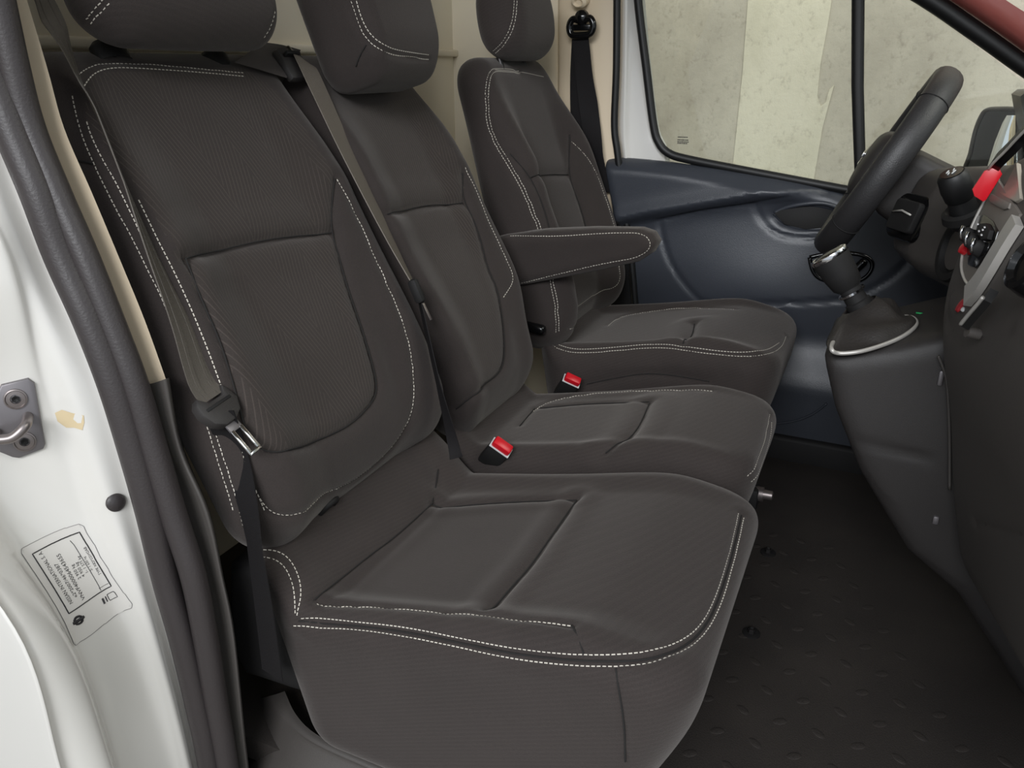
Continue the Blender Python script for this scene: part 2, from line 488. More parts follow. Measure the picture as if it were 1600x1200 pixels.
# ------------------------------------------------------------------ upholstery
def axes_lean(deg):      # backrest frame: n = out of the front face, y, t = up along the back
    a = R(deg)
    return np.array([(math.cos(a), 0, math.sin(a)), (0, 1, 0), (-math.sin(a), 0, math.cos(a))])
def axes_tilt(deg):      # cushion frame: x forward along the cushion, y, z = out of its top
    a = R(deg)
    return np.array([(math.cos(a), 0, math.sin(a)), (0, 1, 0), (-math.sin(a), 0, math.cos(a))])
class Soft:
    """a foam or moulded body: implicit shape in a local frame, then seams pressed in and stitches laid on"""
    def __init__(s, fn, lo, hi, h, origin, ax=((1, 0, 0), (0, 1, 0), (0, 0, 1))):
        s.o, s.ax, s.h = np.array(origin, float), np.array(ax, float), h
        L_, s.F = surfnet(fn, lo, hi, h)
        s.V = s.o + L_ @ s.ax
        s.N = normals(s.V, s.F)
        s.bvh = BVHTree.FromPolygons(s.V.tolist(), s.F.tolist())
        s.seams, s.lines = [], []
    def local(s, P): return (np.asarray(P) - s.o) @ s.ax.T
    def line(s, P, step=0.003):
        """smooth chain on the surface through P"""
        Q = resample(spline(P, 8), step)
        if len(Q) > 12:
            for _ in range(40): Q[1:-1] = 0.5 * Q[1:-1] + 0.25 * (Q[:-2] + Q[2:])
        out = []
        for p in Q:
            l, n, i, d = s.bvh.find_nearest(Vector(p))
            out.append(l)
        return np.array(out)
    def groove(s, P, depth, width, puff=0.0, seam=True):
        Q = s.line(P)
        if seam:
            nn_ = np.array([s.bvh.find_nearest(Vector(q))[1] for q in Q])
            s.seams.append((P, Q - nn_ * max(0.0, 0.6 * depth - 0.0013)))
        d = kd_dist(s.V, Q)
        dsp = -0.55 * depth * np.exp(-(d / width) ** 2) - 0.6 * depth * np.exp(-(d / (0.45 * width)) ** 2)
        if puff: dsp = dsp + puff * np.exp(-((d - 3 * width) / (2 * width)) ** 2)
        s.V = s.V + s.N * dsp[:, None]
        return Q
    def lift(s, c, r, amt):
        d = np.linalg.norm(s.V - np.array(c), axis=1)
        s.V = s.V + s.N * (amt * np.exp(-(d / r) ** 2))[:, None]
    def finish(s):
        s.N = normals(s.V, s.F)
        s.bvh = BVHTree.FromPolygons(s.V.tolist(), s.F.tolist())
    def stitch(s, P, off=0.0, pitch=0.0068, ln=0.0046, r=0.00075):
        """queue a row of stitches beside the chain P"""
        s.lines.append((P, off, pitch, ln, r))
    def stitches(s, name, parent):
        V, F = [], []
        for P, off, pitch, ln, r in s.lines:
            Q = s.line(P, 0.004)
            for _ in range(15): Q[1:-1] = 0.5 * Q[1:-1] + 0.25 * (Q[:-2] + Q[2:])
            Q = np.array([s.bvh.find_nearest(Vector(q))[0] for q in Q])
            T = np.gradient(Q, axis=0); T /= np.linalg.norm(T, axis=1)[:, None] + 1e-12
            if off:
                Nn = np.array([s.bvh.find_nearest(Vector(q))[1] for q in Q])
                Q = Q + np.cross(T, Nn) * off
                Q = np.array([s.bvh.find_nearest(Vector(q))[0] for q in Q])
            Q = resample(Q, pitch / 2)
            for i in range(0, len(Q) - 1, 2):
                a, b = Q[i], Q[i + 1]
                t = b - a; L_ = np.linalg.norm(t)
                if L_ < 1e-6: continue
                t /= L_; m = (a + b) / 2
                l, n, _, _ = s.bvh.find_nearest(Vector(m))
                n = np.array(n); w = np.cross(t, n)
                a = m - t * ln / 2; b = m + t * ln / 2
                k = len(V)
                for e, up in ((a, .1), (m, 1), (b, .1)):
                    for c, sgn in (((-1), 0), ((1), 0), (0, 1)):
                        V.append(e + w * c * r + n * (r * (1.5 * sgn * up + 0.15)))
                F += [[k, k + 2, k + 5, k + 3], [k + 2, k + 1, k + 4, k + 5], [k + 3, k + 5, k + 8, k + 6], [k + 5, k + 4, k + 7, k + 8]]
        o = obj('stitching', V, F, 'thread', parent, True)
        o['kind'] = 'stuff'
        for P, Q in s.seams:
            if any(P is q[0] for q in s.lines): continue
            if len(Q) > 3: obj('seam', *tube(Q, 0.0012, 6), 'seam_shadow', parent)
        return o
    def build(s, name, mat, parent, inserts=()):
        """inserts: (part name, material, polygon in (y, other) local coords, which local axis is 'other', min normal) split off as sub-parts"""
        C = s.V[s.F].mean(1); Lc = s.local(C); Ln = (s.N[s.F].mean(1)) @ s.ax.T
        own = np.zeros(len(s.F), int)
        for k, (nm, mt, poly, oth, nax) in enumerate(inserts):
            ins = (poly2(Lc[:, 1], Lc[:, oth], poly) < 0) & (Ln[:, nax] > 0.1)
            own[ins & (own == 0)] = k + 1
        def sub(mask):
            f = s.F[mask]; u, inv = np.unique(f, return_inverse=True)
            return s.V[u], inv.reshape(f.shape), s.N[u]
        v, f, nn = sub(own == 0)
        main = obj(name, v, f, mat, parent)
        setn(main, nn)
        for k, (nm, mt, poly, oth, nax) in enumerate(inserts):
            if (own == k + 1).any():
                v, f, nn = sub(own == k + 1)
                q = obj(nm, v, f, mt, main); setn(q, nn)
        return main
def setn(o, N_):
    o.data.normals_split_custom_set_from_vertices(N_.tolist())

def backrest_fn(hw, t0, t1, th, rc, bol, lum, top=0.0, prof=None, kf=0.07, bw=0.12):
    pt, pw = zip(*(prof or ((0, hw), (1, hw))))
    def fn(n, y, t):
        w = sum(np.interp(t + q, pt, pw) for q in (-0.04, -0.02, 0, 0.02, 0.04)) / 5
        s_ = hw / w
        d2 = rr2(y * s_, t - (t0 + t1) / 2, hw, (t1 - t0) / 2, rc)
        ya = np.abs(y) / hw
        nf = bol * sstep(1 - bw / hw - 0.15, 0.8, ya) * sstep(t1 - 0.02, t1 - 0.30, t) - 0.05 * np.clip(ya - 0.72, 0, 1) ** 2 * 6
        nf = nf + lum * np.exp(-((t - (t0 + 0.2)) / 0.16) ** 2) * (1 - 0.4 * ya ** 2)
        nf = nf - top * sstep(t1 - 0.25, t1, t)
        nf = nf - 0.03 * sstep(t0 + 0.10, t0 - 0.02, t)
        d = smax(d2, n - nf, kf)
        return smax(d, -(n + th) + 0.03 * ya ** 2, 0.05)
    return fn
def cushion_fn(hw, L_, zb, rc, tilt, bol=0.015, ramp=0.16, rampx=-0.555, taper=0.22, sidetaper=0.10, kt=0.05, crown=0.012, oz=0.4, zfl=0.03):
    sn, cs = math.sin(R(tilt)), math.cos(R(tilt))
    def fn(x, y, z):
        dep = np.clip(-z, 0, 1)
        xs = x + (0.10 * dep + taper * dep * dep + 2.6 * dep ** 3) * sstep(-0.34, -0.05, x)
        d2 = rr2(xs + L_ / 2, y * (1 + sidetaper * dep), L_ / 2, hw, rc)
        ya = np.abs(y) / hw
        zt = bol * sstep(0.62, 0.88, ya) * sstep(0.02, -0.2, x) + crown * np.exp(-((x + 0.17) / 0.14) ** 2) * (1 - ya ** 2 * 0.5)
        zt = zt - 0.030 * sstep(-0.16, 0.02, x) - 0.02 * np.clip(ya - 0.8, 0, 1) * 3
        q = np.clip(rampx - x, 0, 1)
        zt = zt + np.minimum(1.7 * (np.sqrt(q * q + 0.0004) - 0.02) * (q > 0), ramp)
        d = smax(d2, z - zt, kt)
        return smax(d, (zfl - oz - x * sn) / cs - z, 0.05)
    return fn

# ---------------- outer passenger seat
seat1 = thing('passenger_seat', 'charcoal cloth passenger seat nearest the open door, with white stitching and adjustable headrest', 'seat', (-0.40, 0.975, 0.0))
A1 = axes_tilt(12)
c1 = Soft(cushion_fn(0.262, 0.675, -0.33, 0.075, 12, taper=1.3, oz=0.406, kt=0.045), (-0.72, -0.30, -0.36), (0.04, 0.30, 0.22), 0.0054, (-0.103, 0.975, 0.406), A1)
e_up = np.array([[-0.6739,0.7188,0.2934],[-0.5972,0.7328,0.3035],[-0.5064,0.7339,0.3238],[-0.4181,0.7288,0.3403],[-0.3379,0.7245,0.3558],[-0.2656,0.7253,0.3725],[-0.2101,0.7368,0.3829],[-0.1711,0.7576,0.3846],[-0.1417,0.7985,0.3802],[-0.1254,0.8481,0.3767],[-0.1214,0.9219,0.3755],[-0.124,1.0319,0.3766],[-0.1317,1.1425,0.3783]])
e_lo = np.array([[-0.6836,0.713,0.2816],[-0.5927,0.7258,0.2978],[-0.5014,0.7252,0.3169],[-0.4145,0.7218,0.3323],[-0.3349,0.7183,0.3455],[-0.2627,0.7187,0.3621],[-0.2063,0.7266,0.3741],[-0.1595,0.7483,0.3799],[-0.1305,0.7922,0.3783],[-0.1173,0.8463,0.3727],[-0.113,0.9171,0.3699],[-0.1163,1.0331,0.3724],[-0.123,1.1345,0.3755]])
r_up = np.array([[-0.7479,0.7376,0.3787],[-0.7362,0.7542,0.3752],[-0.7176,0.7619,0.3566],[-0.6973,0.7498,0.3352],[-0.6811,0.7337,0.3136],[-0.68,0.7184,0.2985]])
r_lo = np.array([[-0.7458,0.7311,0.371],[-0.7303,0.7459,0.3674],[-0.7135,0.7475,0.3511],[-0.6949,0.734,0.3271],[-0.6824,0.7172,0.2985]])
i_out = np.array([[-0.6654,0.7468,0.3062],[-0.585,0.761,0.3156],[-0.4967,0.766,0.3344],[-0.4097,0.7646,0.3556],[-0.3294,0.7612,0.3768],[-0.2713,0.7585,0.3895]])
i_tail = np.array([[-0.2713,0.7585,0.3895],[-0.2567,0.7447,0.3881],[-0.2437,0.7284,0.3781]])
i_front = np.array([[-0.4016,1.123,0.3466],[-0.3976,1.008,0.3485],[-0.3947,0.9098,0.3492],[-0.3998,0.8466,0.3473],[-0.4043,0.7861,0.3506]])
i_in = np.array([[-0.6633,1.0779,0.2965],[-0.5853,1.1011,0.3035],[-0.4865,1.1187,0.3253],[-0.4016,1.123,0.3466]])
i_rear = np.array([[-0.6699,0.7454,0.3091],[-0.6688,0.8806,0.3006],[-0.6643,0.959,0.2972],[-0.6633,1.0779,0.2965]])
i_re2 = np.array([[-0.6928,1.1522,0.3239],[-0.6834,1.1303,0.3135],[-0.6633,1.0779,0.2965]])
s_v = np.array([[-0.2023,0.7266,0.3736],[-0.1929,0.7158,0.3514],[-0.1881,0.7145,0.329],[-0.1828,0.7156,0.2859],[-0.1802,0.7173,0.244]])
e_mid = np.array([[-0.6775,0.7153,0.289],[-0.5946,0.7288,0.3006],[-0.5037,0.7292,0.3206],[-0.4161,0.725,0.3365],[-0.3362,0.7211,0.3509],[-0.264,0.7215,0.3673],[-0.208,0.731,0.3785],[-0.1647,0.7525,0.3823],[-0.1359,0.7945,0.3795],[-0.1216,0.8465,0.3752],[-0.117,0.9184,0.3729],[-0.12,1.0314,0.3747],[-0.1268,1.1387,0.3769]])
c1.groove(e_mid, 0.005, 0.006, 0.0015)
c1.groove(i_out, 0.005, 0.006, 0.0015); c1.groove(i_tail, 0.0022, 0.005)
c1.groove(i_front, 0.008, 0.009, 0.003); c1.groove(i_in, 0.007, 0.008, 0.002)
c1.groove(i_rear, 0.004, 0.009, 0.002); c1.groove(i_re2, 0.003, 0.006); c1.groove(s_v, 0.0022, 0.004)
c1.groove(r_lo, 0.002, 0.005)
c1.finish()
for P in (e_up, e_lo, r_up, r_lo, i_out): c1.stitch(P)
p_ins = np.concatenate([c1.local(i_rear)[:, :2], c1.local(i_in)[1:, :2], c1.local(i_front)[1:, :2]])[:, ::-1]
cu = c1.build('cushion', 'cloth_rib', seat1, [('insert', 'cloth', p_ins, 0, 2)])
c1.stitches('stitching', cu)

B1 = axes_lean(25)
b1 = Soft(backrest_fn(0.262, 0.065, 0.835, 0.13, 0.075, 0.030, 0.022, top=0.02, prof=((0, .262), (0.5, .262), (0.8, .25))), (-0.20, -0.30, -0.02), (0.10, 0.30, 0.89), 0.0056, (-0.665, 0.972, 0.33), B1)
bs_r = np.array([[-0.8808,1.1595,0.8547],[-0.8457,1.1652,0.7891],[-0.7934,1.1574,0.6915],[-0.7528,1.1498,0.615],[-0.7278,1.1363,0.5496],[-0.7154,1.1179,0.496],[-0.7145,1.0942,0.4425],[-0.7247,1.0327,0.404],[-0.7278,0.9313,0.3969],[-0.7017,0.8025,0.4301],[-0.708,0.7404,0.4431],[-0.7229,0.7263,0.4555],[-0.7354,0.7242,0.4897]])
bs_ir = np.array([[-0.8829,1.157,0.8571],[-0.8748,1.1344,0.8242],[-0.8616,1.1082,0.775],[-0.8455,1.1,0.74],[-0.8164,1.0823,0.6836],[-0.7652,1.0551,0.5942],[-0.7385,1.0379,0.5338],[-0.7311,1.0151,0.5142],[-0.7266,0.9344,0.5013],[-0.7229,0.8271,0.5159],[-0.7218,0.7521,0.5379],[-0.7372,0.7389,0.5476],[-0.7449,0.7372,0.5616],[-0.7537,0.7383,0.5838],[-0.7693,0.7464,0.6306],[-0.796,0.7583,0.6927],[-0.824,0.7642,0.7467],[-0.8495,0.7729,0.7973]])
bs_h = np.array([[-0.8495,0.7729,0.7973],[-0.8709,0.838,0.7911],[-0.8756,0.9357,0.7872],[-0.8723,1.0219,0.7808],[-0.8605,1.1082,0.7729]])
bs_l = np.array([[-0.8984,0.7527,0.8744],[-0.8634,0.7491,0.8061],[-0.8328,0.7474,0.7455],[-0.7975,0.7401,0.6704],[-0.7639,0.731,0.5849],[-0.7378,0.7244,0.4972],[-0.7242,0.7256,0.4587]])
bs_o1 = np.array([[-0.9973,0.76,1.0031],[-0.9821,0.7476,0.9719],[-0.9524,0.7364,0.9213],[-0.9186,0.7306,0.8662],[-0.8851,0.7293,0.8055],[-0.8459,0.7264,0.7226],[-0.811,0.7176,0.6227],[-0.7906,0.7132,0.548],[-0.7696,0.7107,0.4553]])
bs_o2 = np.array([[-0.9743,0.7558,0.9717],[-0.9571,0.7471,0.9429],[-0.9247,0.7431,0.899],[-0.8752,0.7361,0.8051],[-0.8293,0.7271,0.6947],[-0.7999,0.7198,0.6134],[-0.7795,0.7155,0.5443],[-0.758,0.7125,0.4572],[-0.7575,0.7201,0.4018]])
bs_t1 = np.array([[-1.0106,0.7861,1.0296],[-1.0223,0.815,1.0417],[-1.0264,0.8534,1.0451],[-1.0237,0.926,1.0427],[-1.019,0.9957,1.0382],[-1.0119,1.0999,1.0301]])
bs_t2 = np.array([[-0.9996,0.7829,1.0153],[-1.012,0.8074,1.0311],[-1.0182,0.8385,1.0375],[-1.0191,0.8608,1.0383],[-1.0133,0.9889,1.0317],[-1.0076,1.0942,1.0241]])
bs_c = np.array([[-0.9801,0.726,0.9267],[-0.9676,0.73,0.9245],[-0.9522,0.7361,0.9205]])
b1.groove(bs_ir, 0.006, 0.008, 0.002); b1.groove(bs_h, 0.008, 0.011, 0.003)
b1.groove(bs_r, 0.004, 0.006, 0.001); b1.groove(bs_o1, 0.002, 0.005); b1.groove(bs_o2, 0.002, 0.004)
b1.groove(bs_t1, 0.0025, 0.005); b1.groove(bs_c, 0.002, 0.004)
b1.finish()
for P in (bs_r, bs_l, bs_o1, bs_o2, bs_t1, bs_t2): b1.stitch(P)
LB = b1.local(bs_ir); ins = LB[2:, 1:]
up_poly = np.concatenate([b1.local(bs_h)[:, 1:], b1.local(bs_ir)[:2, 1:][::-1], [(0.18, 0.74), (0.14, 0.79), (-0.17, 0.78), (-0.215, 0.72)], [(-0.21, 0.45)]])
bk = b1.build('backrest', 'cloth', seat1, [('lower_insert', 'cloth_insert', ins, 2, 0), ('upper_insert', 'cloth_insert', up_poly, 2, 0)])
b1.stitches('stitching', bk)

def headrest_fn(hw, hh, th, rc=0.06, k=0.06, waist=0.0):
    def fn(n, y, t):
        d2 = rr2(y * (1 + waist * (hh - t)), t, hw, hh, rc)
        nf = th / 2 - 0.10 * y * y / hw - 0.02 * (t / hh) ** 2
        return smax(smax(d2, n - nf, k), -n - th / 2 + 0.02 * (t / hh) ** 2, k)
    return fn
def post_set(parent, pts, up, sleeve=True):
    for p in pts:
        p = np.array(p); u = np.array(up)
        obj('headrest_post', *tube([p - u * 0.05, p + u * 0.10], 0.0065, 12), 'steel_dark', parent, True, 40)
        if sleeve: obj('post_sleeve', *lathe([(-0.012, 0.026), (0.010, 0.024), (0.017, 0.017), (0.018, 0.0)], p, up, 24, sq=(0.75, 1.15)), 'plastic_dark', parent, True, 40)
h1 = Soft(headrest_fn(0.185, 0.105, 0.125, 0.07, 0.07), (-0.12, -0.24, -0.16), (0.12, 0.24, 0.16), 0.0075, (-0.99, 0.965, 1.158), axes_lean(12))
hs1 = np.array([[-0.9524,0.8013,1.1175],[-0.9588,0.7972,1.11],[-0.9694,0.7931,1.101],[-0.9861,0.7929,1.0922]])
hs2 = np.array([[-0.9389,1.1097,1.1214],[-0.938,1.0998,1.105],[-0.9412,1.0904,1.0906],[-0.9474,1.0836,1.0792]])
h1.groove(hs1, 0.003, 0.005); h1.groove(hs2, 0.002, 0.005); h1.finish()
h1.stitch(hs1, 0.004); h1.stitch(hs1, -0.004); h1.stitch(hs2)
hr = h1.build('headrest', 'cloth_rib', seat1); h1.stitches('stitching', hr)
post_set(seat1, [np.array((-1.0450, 0.8702, 1.0563)), np.array((-1.0450, 1.0741, 1.0450))], B1[2])

# ---------------- centre passenger seat
seat2 = thing('passenger_seat', 'narrow charcoal cloth passenger seat between the other two seats, with built-in head pad', 'seat', (-0.40, 1.44, 0.0))
c2 = Soft(cushion_fn(0.186, 0.64, -0.30, 0.08, 12, taper=1.2, bol=0.008, oz=0.43), (-0.70, -0.24, -0.33), (0.04, 0.24, 0.22), 0.0075, (-0.128, 1.430, 0.432), A1)
m_in = np.array([[-0.6406,1.4895,0.3231],[-0.6228,1.5445,0.3269],[-0.5614,1.567,0.3435],[-0.4723,1.5755,0.3654],[-0.3823,1.567,0.3874],[-0.2643,1.5542,0.4113]])
m_cr = np.array([[-0.381,1.4976,0.386],[-0.3661,1.3712,0.3904],[-0.373,1.2945,0.3896],[-0.3978,1.2621,0.3723]])
m_ii = np.array([[-0.6297,1.5006,0.3254],[-0.5132,1.5178,0.351],[-0.3822,1.5018,0.3856]])
m_f1 = np.array([[-0.1388,1.5222,0.394],[-0.1321,1.4158,0.3856],[-0.1307,1.3189,0.3819],[-0.1393,1.2831,0.3718]])
m_f2 = np.array([[-0.1324,1.5008,0.3859],[-0.1271,1.428,0.3677],[-0.1271,1.3301,0.3643],[-0.1362,1.2875,0.3574]])
m_re = np.array([[-0.6325,1.3955,0.3248],[-0.6425,1.4976,0.3227]])
c2.groove(m_in, 0.003, 0.006); c2.groove(m_cr, 0.008, 0.012, 0.003); c2.groove(m_ii, 0.004, 0.008); c2.groove(m_f1, 0.003, 0.006); c2.groove(m_re, 0.003, 0.007)
c2.finish()
for P in (m_in, m_f1, m_f2): c2.stitch(P)
cu2 = c2.build('cushion', 'cloth_rib', seat2); c2.stitches('stitching', cu2)
b2f = backrest_fn(0.225, 0.02, 0.84, 0.13, 0.08, 0.030, 0.030, top=0.03, prof=((0, .150), (0.2, .165), (0.27, .205), (0.36, .237), (0.46, .242), (0.6, .228), (0.8, .20)))
b2 = Soft(lambda n, y, t: smax(b2f(n, y, t), -y - 0.185, 0.03), (-0.20, -0.29, -0.03), (0.10, 0.29, 0.90), 0.0075, (-0.650, 1.417, 0.33), B1)
n_r = np.array([[-0.8521,1.5827,0.8313],[-0.7309,1.5709,0.6111],[-0.7254,1.5454,0.5869],[-0.7264,1.511,0.5662]])
n_i = np.array([[-0.8506,1.5704,0.8217],[-0.8358,1.5434,0.7695],[-0.8158,1.5461,0.7343],[-0.791,1.5362,0.6845],[-0.7624,1.5154,0.6275],[-0.7358,1.5081,0.5817],[-0.7082,1.476,0.5227],[-0.6853,1.4337,0.4573],[-0.6802,1.3885,0.4373],[-0.6753,1.274,0.4363],[-0.7125,1.2608,0.4013]])
n_h = np.array([[-0.835,1.2429,0.7845],[-0.8561,1.362,0.7758],[-0.8534,1.4512,0.7706],[-0.8349,1.5385,0.7633]])
b2.groove(n_i, 0.006, 0.009, 0.002); b2.groove(n_h, 0.008, 0.012, 0.003); b2.groove(n_r, 0.002, 0.005); b2.finish()
b2.stitch(n_r)
bi = b2.local(n_i)[:, 1:]
bk2 = b2.build('backrest', 'cloth', seat2, [('insert', 'cloth_insert', np.concatenate([bi, [(-0.13, 0.12), (-0.145, 0.30), (-0.13, 0.70), (0.15, 0.72)]]), 2, 0)])
b2.stitches('stitching', bk2)
# fold-over head pad, wider at the shoulders, sitting on the front of the backrest top
def pad_fn(n, y, t):
    w = 0.116 + 0.12 * np.clip(t + 0.16, 0, 1)
    d2 = rr2(y * 0.20 / w, t, 0.20, 0.19, 0.055)
    return smax(smax(d2, n - 0.075 + 0.5 * y * y + 0.02 * sstep(-0.10, -0.19, t), 0.05), -n - 0.085, 0.05)
pd = Soft(pad_fn, (-0.14, -0.28, -0.24), (0.12, 0.28, 0.24), 0.0075, (-0.955, 1.394, 1.185), axes_lean(16))
q1 = np.array([[-0.9028,1.2673,1.1451],[-0.9004,1.269,1.1248],[-0.8936,1.2718,1.1011],[-0.8799,1.277,1.0792],[-0.8612,1.2919,1.0646],[-0.8543,1.3529,1.0566],[-0.8559,1.4508,1.0517]])
q2 = np.array([[-0.8928,1.2704,1.145],[-0.89,1.2716,1.1247],[-0.882,1.2749,1.102],[-0.8693,1.2818,1.0834],[-0.8565,1.3021,1.0711],[-0.8531,1.3649,1.0645],[-0.8545,1.449,1.0599]])
q3 = np.array([[-0.8827,1.2766,1.075],[-0.8974,1.2758,1.0582],[-0.9097,1.2789,1.039]])
pd.groove(q1, 0.004, 0.006); pd.groove(q3, 0.002, 0.005); pd.finish()
pd.stitch(q1); pd.stitch(q2)
pb = pd.build('head_pad', 'cloth', seat2); pd.stitches('stitching', pb)

# ---------------- driver's seat
seat3 = thing('driver_seat', 'charcoal cloth driver seat with fold-down armrest, beside the far door', 'seat', (-0.45, 1.93, 0.0))
A3 = axes_tilt(9)
c3 = Soft(cushion_fn(0.225, 0.60, -0.30, 0.085, 9, rampx=-0.53, ramp=0.08, taper=0.5, bol=0.018, oz=0.465, zfl=0.14), (-0.66, -0.28, -0.34), (0.05, 0.28, 0.16), 0.0080, (-0.153, 1.935, 0.464), A3)
d_e = np.array([[-0.7029,1.7352,0.3971],[-0.672,1.7278,0.3837],[-0.6209,1.7225,0.3864],[-0.523,1.7258,0.4067],[-0.4615,1.729,0.4213],[-0.3981,1.7253,0.4303],[-0.337,1.7187,0.4322],[-0.2776,1.7185,0.4336],[-0.2218,1.7303,0.4352],[-0.1826,1.7672,0.4352],[-0.1645,1.8619,0.4263],[-0.1647,1.9445,0.4267]])
d_e2 = np.array([[-0.7,1.7449,0.4013],[-0.6681,1.7348,0.3905],[-0.6232,1.7282,0.3926],[-0.5254,1.7324,0.4124],[-0.464,1.7363,0.4267],[-0.4002,1.7316,0.4359],[-0.3388,1.724,0.4396],[-0.2793,1.7235,0.4409],[-0.2238,1.7378,0.4416],[-0.1893,1.7813,0.4389],[-0.1721,1.8696,0.4324]])
d_f = np.array([[-0.6249,1.9551,0.3894],[-0.6121,2.0512,0.3914],[-0.5265,2.0891,0.4087],[-0.4205,2.0876,0.4297],[-0.3037,2.0454,0.4504]])
d_c = np.array([[-0.3878,1.9263,0.4365],[-0.372,1.8294,0.4388],[-0.3719,1.7361,0.445]])
d_s = np.array([[-0.5942,1.7118,0.3117],[-0.5149,1.7114,0.3421],[-0.4525,1.7112,0.3624],[-0.3898,1.7113,0.3694],[-0.2989,1.7116,0.3686]])
c3.groove(d_e, 0.003, 0.007); c3.groove(d_f, 0.003, 0.007); c3.groove(d_c, 0.008, 0.012, 0.003); c3.groove(d_s, 0.003, 0.009, 0.002); c3.finish()
for P in (d_e, d_e2, d_f): c3.stitch(P)
cu3 = c3.build('cushion', 'cloth_rib', seat3); c3.stitches('stitching', cu3)
B3 = axes_lean(17)
b3 = Soft(backrest_fn(0.25, -0.03, 0.690, 0.12, 0.075, 0.055, 0.025, top=0.01, prof=((0, .25), (0.35, .25), (0.55, .21), (0.68, .20)), kf=0.06), (-0.19, -0.28, -0.08), (0.12, 0.28, 0.75), 0.0080, (-0.685, 1.945, 0.415), B3)
k_l = np.array([[-0.8823,1.9378,1.0266],[-0.8855,1.809,1.033],[-0.8847,1.7697,1.022],[-0.8795,1.7449,0.975],[-0.8708,1.7328,0.9221],[-0.8519,1.7241,0.8804],[-0.8039,1.7134,0.8242],[-0.7647,1.7107,0.7669],[-0.7396,1.7107,0.7123],[-0.722,1.7128,0.6773],[-0.7039,1.7109,0.6213],[-0.69,1.7081,0.5612],[-0.6763,1.7068,0.4932],[-0.6757,1.7129,0.4329]])
k_r = np.array([[-0.7948,2.0865,0.8501],[-0.7633,2.1096,0.8175],[-0.7272,2.1305,0.7538],[-0.6724,2.1316,0.6181],[-0.6533,2.1169,0.5226],[-0.6619,2.0967,0.4502],[-0.6529,1.7361,0.4374]])
k_t = np.array([[-0.8855,1.809,1.033],[-0.8823,1.9378,1.0266],[-0.8755,2.0796,1.0132]])
k_h = np.array([[-0.7574,1.7268,0.799],[-0.7935,1.894,0.784],[-0.7855,2.0496,0.7685]])
k_i = np.array([[-0.8073,1.7207,0.8508],[-0.7543,1.7273,0.7932],[-0.7209,1.7317,0.7224],[-0.6888,1.7223,0.6204]])
k_j = np.array([[-0.8004,2.0901,0.8679],[-0.783,2.053,0.7649],[-0.7519,2.0506,0.6902],[-0.7261,2.0423,0.6257],[-0.7005,2.0059,0.5434]])
b3.groove(k_l, 0.004, 0.007); b3.groove(k_r, 0.003, 0.007); b3.groove(k_h, 0.007, 0.012, 0.002); b3.groove(k_j, 0.005, 0.009); b3.groove(k_i, 0.005, 0.009); b3.finish()
b3.stitch(k_l, 0.004); b3.stitch(k_l, -0.004); b3.stitch(k_r); b3.stitch(k_t)
bk3 = b3.build('backrest', 'cloth', seat3); b3.stitches('stitching', bk3)
h3 = Soft(headrest_fn(0.135, 0.10, 0.13, 0.065, 0.06), (-0.12, -0.20, -0.15), (0.12, 0.20, 0.15), 0.008, (-0.89, 1.945, 1.148), axes_lean(10))
g1 = np.array([[-0.8466,1.8366,1.1802],[-0.8451,1.8299,1.1476],[-0.8501,1.8231,1.1189],[-0.868,1.8187,1.0916],[-0.9011,1.8312,1.0698]])
h3.groove(g1, 0.003, 0.006); h3.finish(); h3.stitch(g1, 0.004); h3.stitch(g1, -0.004)
hh3 = h3.build('headrest', 'cloth_rib', seat3); h3.stitches('stitching', hh3)
post_set(seat3, [(-0.895, 1.86, 1.036), (-0.895, 2.00, 1.036)], B3[2], False)
# armrest
arm_poly = [(-0.80, 0.665), (-0.70, 0.685), (-0.58, 0.699), (-0.475, 0.706), (-0.448, 0.700), (-0.436, 0.683), (-0.446, 0.662), (-0.475, 0.640), (-0.56, 0.612), (-0.66, 0.583), (-0.74, 0.560), (-0.80, 0.545), (-0.86, 0.565), (-0.875, 0.61), (-0.85, 0.65)]
def arm_fn(x, y, z): return smax(poly2(x, z, arm_poly) - 0.004, np.abs(y) - 0.034, 0.028)
ar = Soft(arm_fn, (-0.92, -0.06, 0.50), (-0.40, 0.06, 0.75), 0.0065, (0, 1.697, 0))
a1 = np.array([[-0.7871,1.6773,0.6692],[-0.6736,1.6661,0.6793],[-0.5509,1.6687,0.6964],[-0.4744,1.6711,0.7037],[-0.4509,1.6702,0.6975],[-0.4415,1.6702,0.6857],[-0.4461,1.6709,0.667],[-0.4703,1.6685,0.6496],[-0.5465,1.6651,0.6284],[-0.6401,1.6662,0.5978],[-0.7543,1.6719,0.558]])
ar.groove(a1, 0.002, 0.005); ar.finish(); ar.stitch(a1)
arm = ar.build('armrest', 'cloth', seat3); ar.stitches('stitching', arm)
# recline knob cover and the plinth under the driver's seat
obj('recline_lever', *rbox((-0.735, 1.690, 0.445), (0.075, 0.025, 0.026), 0.010, axes_tilt(-5)), 'plastic_gloss', seat3, True, 50)
def plinth(parent, x0, x1, y0, y1, z1):
    obj('seat_base', *rbox(((x0 + x1) / 2, (y0 + y1) / 2, z1 / 2), (x1 - x0, y1 - y0, z1), 0.012), 'plastic_dark', parent, True, 40)
plinth(seat3, -0.62, -0.22, 1.76, 2.10, 0.24)
plinth(seat2, -0.66, -0.26, 1.29, 1.56, 0.22)
plinth(seat1, -0.66, -0.28, 0.80, 1.15, 0.22)
